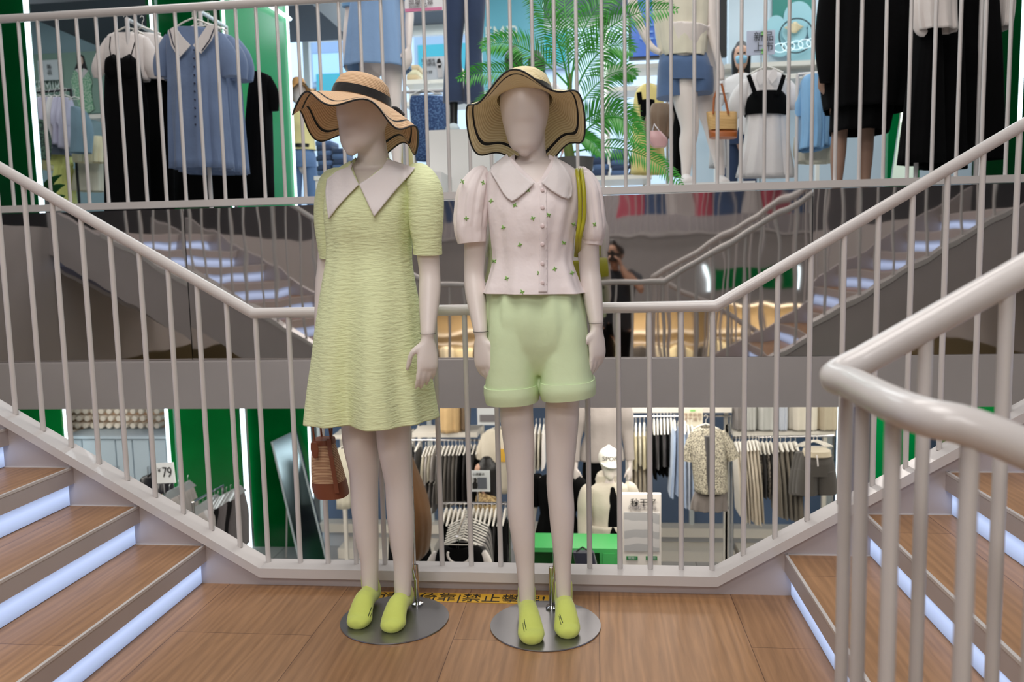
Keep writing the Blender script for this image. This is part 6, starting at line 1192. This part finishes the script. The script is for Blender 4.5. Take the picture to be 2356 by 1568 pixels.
MB().chain([(V((0, -.225, 1.12)), .06, .03), (V((0, -.205, 1.20)), .092, .07), (V((0, -.185, 1.27)), .090, .095), (V((0, -.175, 1.32)), .06, .065)], n=22).build('hair', hairM, t)
for s in (-1, 1): MB().chain([(V((s*.078, -.165, 1.205)), .008, .012), (V((s*.086, -.172, 1.21)), .008, .016), (V((s*.080, -.170, 1.185)), .006, .009)], n=10).build('ear', skin, t)
tee = cloth('dark_slate_tee', (36, 40, 48)); mb = loc_rows([(1.055, .07, .065), (1.03, .13, .08), (.985, .21, .105), (.88, .20, .128), (.70, .175, .122), (.50, .178, .128), (.38, .182, .13)], cy=-.222)
o = mb.build('t_shirt', tee, t); bake(o, SOL)
for s in (-1, 1): MB().chain([(V((s*.17, -.225, 1.0)), .05, .065), (V((s*.215, -.18, .96)), .064, .066), (V((s*.24, -.11, .905)), .062, .06)], n=22, round_=False).build('sleeve', tee, o)
mb = loc_rows([(.48, .165, .122), (.40, .172, .125), (.33, .165, .115)], amp=0, cy=-.21, closed=True)
for s in (-1, 1): mb.chain([(V((s*.09, -.21, .40)), .09, .105), (V((s*.10, -.20, .22)), .088, .094), (V((s*.11, -.19, .02)), .070, .074), (V((s*.118, -.20, -.35)), .06, .07)], n=20, round_=False)
mb.build('trousers', blackf, t)
for s in (-1, 1): MB().chain([(V((s*.12, -.25, -.39)), .035, .035), (V((s*.13, -.16, -.385)), .045, .045), (V((s*.15, -.04, -.395)), .044, .03), (V((s*.155, .0, -.40)), .03, .025)], n=16).build('shoe', dgrey, t)
t = thing('camera', 'black camera with a short lens held by the photographer, seen in the mirror', 'camera', (0, -.05, 1.15))
MB().box((-.068, -.088, 1.145), (.068, -.048, 1.232)).box((-.025, -.085, 1.232), (.025, -.050, 1.256)).build('camera_body', black, t, smooth=False)
mb = MB(); mb.rings([[V((r*math.cos(a*PI/12), y, 1.19+r*math.sin(a*PI/12))) for a in range(24)] for r, y in ((.030, -.048), (.034, -.044), (.034, -.018), (.037, -.012), (.037, -.008), (.030, -.008), (.028, -.016))]); mb.build('lens', black, t)
# ================= lights, world, camera =================
area('ceiling_light_well', (-.6, .4, 4.85), 2.2, 135, (1, .955, .92))
area('ceiling_light_front', (-.4, -3.2, 4.85), 3.0, 190, (1, .965, .94), rot=(math.radians(28), 0, 0), sy=1.5)
area('ceiling_light_back', (-.2, 3.4, 4.85), 2.5, 60, (1, .95, .9), sy=.5)
for x in (-7, -3, 0, 3): area('shop_light_upper', (x, 7.5, 4.85), 1.6, 88, (.90, .97, 1), sy=4)
area('shop_light_rear', (-.5, 11.5, 4.85), 5, 260, (.82, .94, 1), sy=2)
for x in (-6, -2.6, .4, 3.2): area('shop_light_lower', (x, 7.0, .38), 1.4, 66, (1, .95, .86), sy=3)
for x in (-3, 0, 3): area('shop_light_opposite', (x, -7, .38), 1.6, 170, (1, .86, .66), sy=3)
for x in (-3, 1): area('shop_light_opposite_upper', (x, -7, 4.85), 1.6, 150, (1, .95, .92), sy=3)
for x in (-3.2, .2, 2.6): area('front_fill_lower', (x, 4.75, .30), .8, 22, (1, .93, .82), rot=(math.radians(62), 0, 0), sy=.3)  # added fill lamps, brighten the camera-facing side of the lower shop
for x in (-3.4, 0, 3): area('front_fill_upper', (x, 4.6, 4.8),   .8, 26, (1, .98, .95), rot=(math.radians(50), 0, 0), sy=.3)  # more added fill, aimed back into the upper shop; no real fixtures
w = bpy.data.worlds.new('World'); scn.world = w; w.use_nodes = True
w.node_tree.nodes['Background'].inputs[0].default_value = (.62, .80, 1, 1); w.node_tree.nodes['Background'].inputs[1].default_value = 3.4
cam = bpy.data.cameras.new('camera'); co = bpy.data.objects.new('camera', cam); COL.objects.link(co)
cam.sensor_width = 36; cam.lens = FPX/2356*36; cam.clip_start = .02
co.matrix_world = Matrix(((R_.x, U_.x, -F_.x, CAM.x), (R_.y, U_.y, -F_.y, CAM.y), (R_.z, U_.z, -F_.z, CAM.z), (0, 0, 0, 1)))
cam.dof.use_dof = True; cam.dof.focus_distance = 2.6; cam.dof.aperture_fstop = 3.6
scn.camera = co
scn.view_settings.view_transform = 'Standard'; scn.view_settings.look = 'None'; scn.view_settings.gamma = 1; scn.view_settings.use_curve_mapping = False
scn.view_settings.exposure = -.12
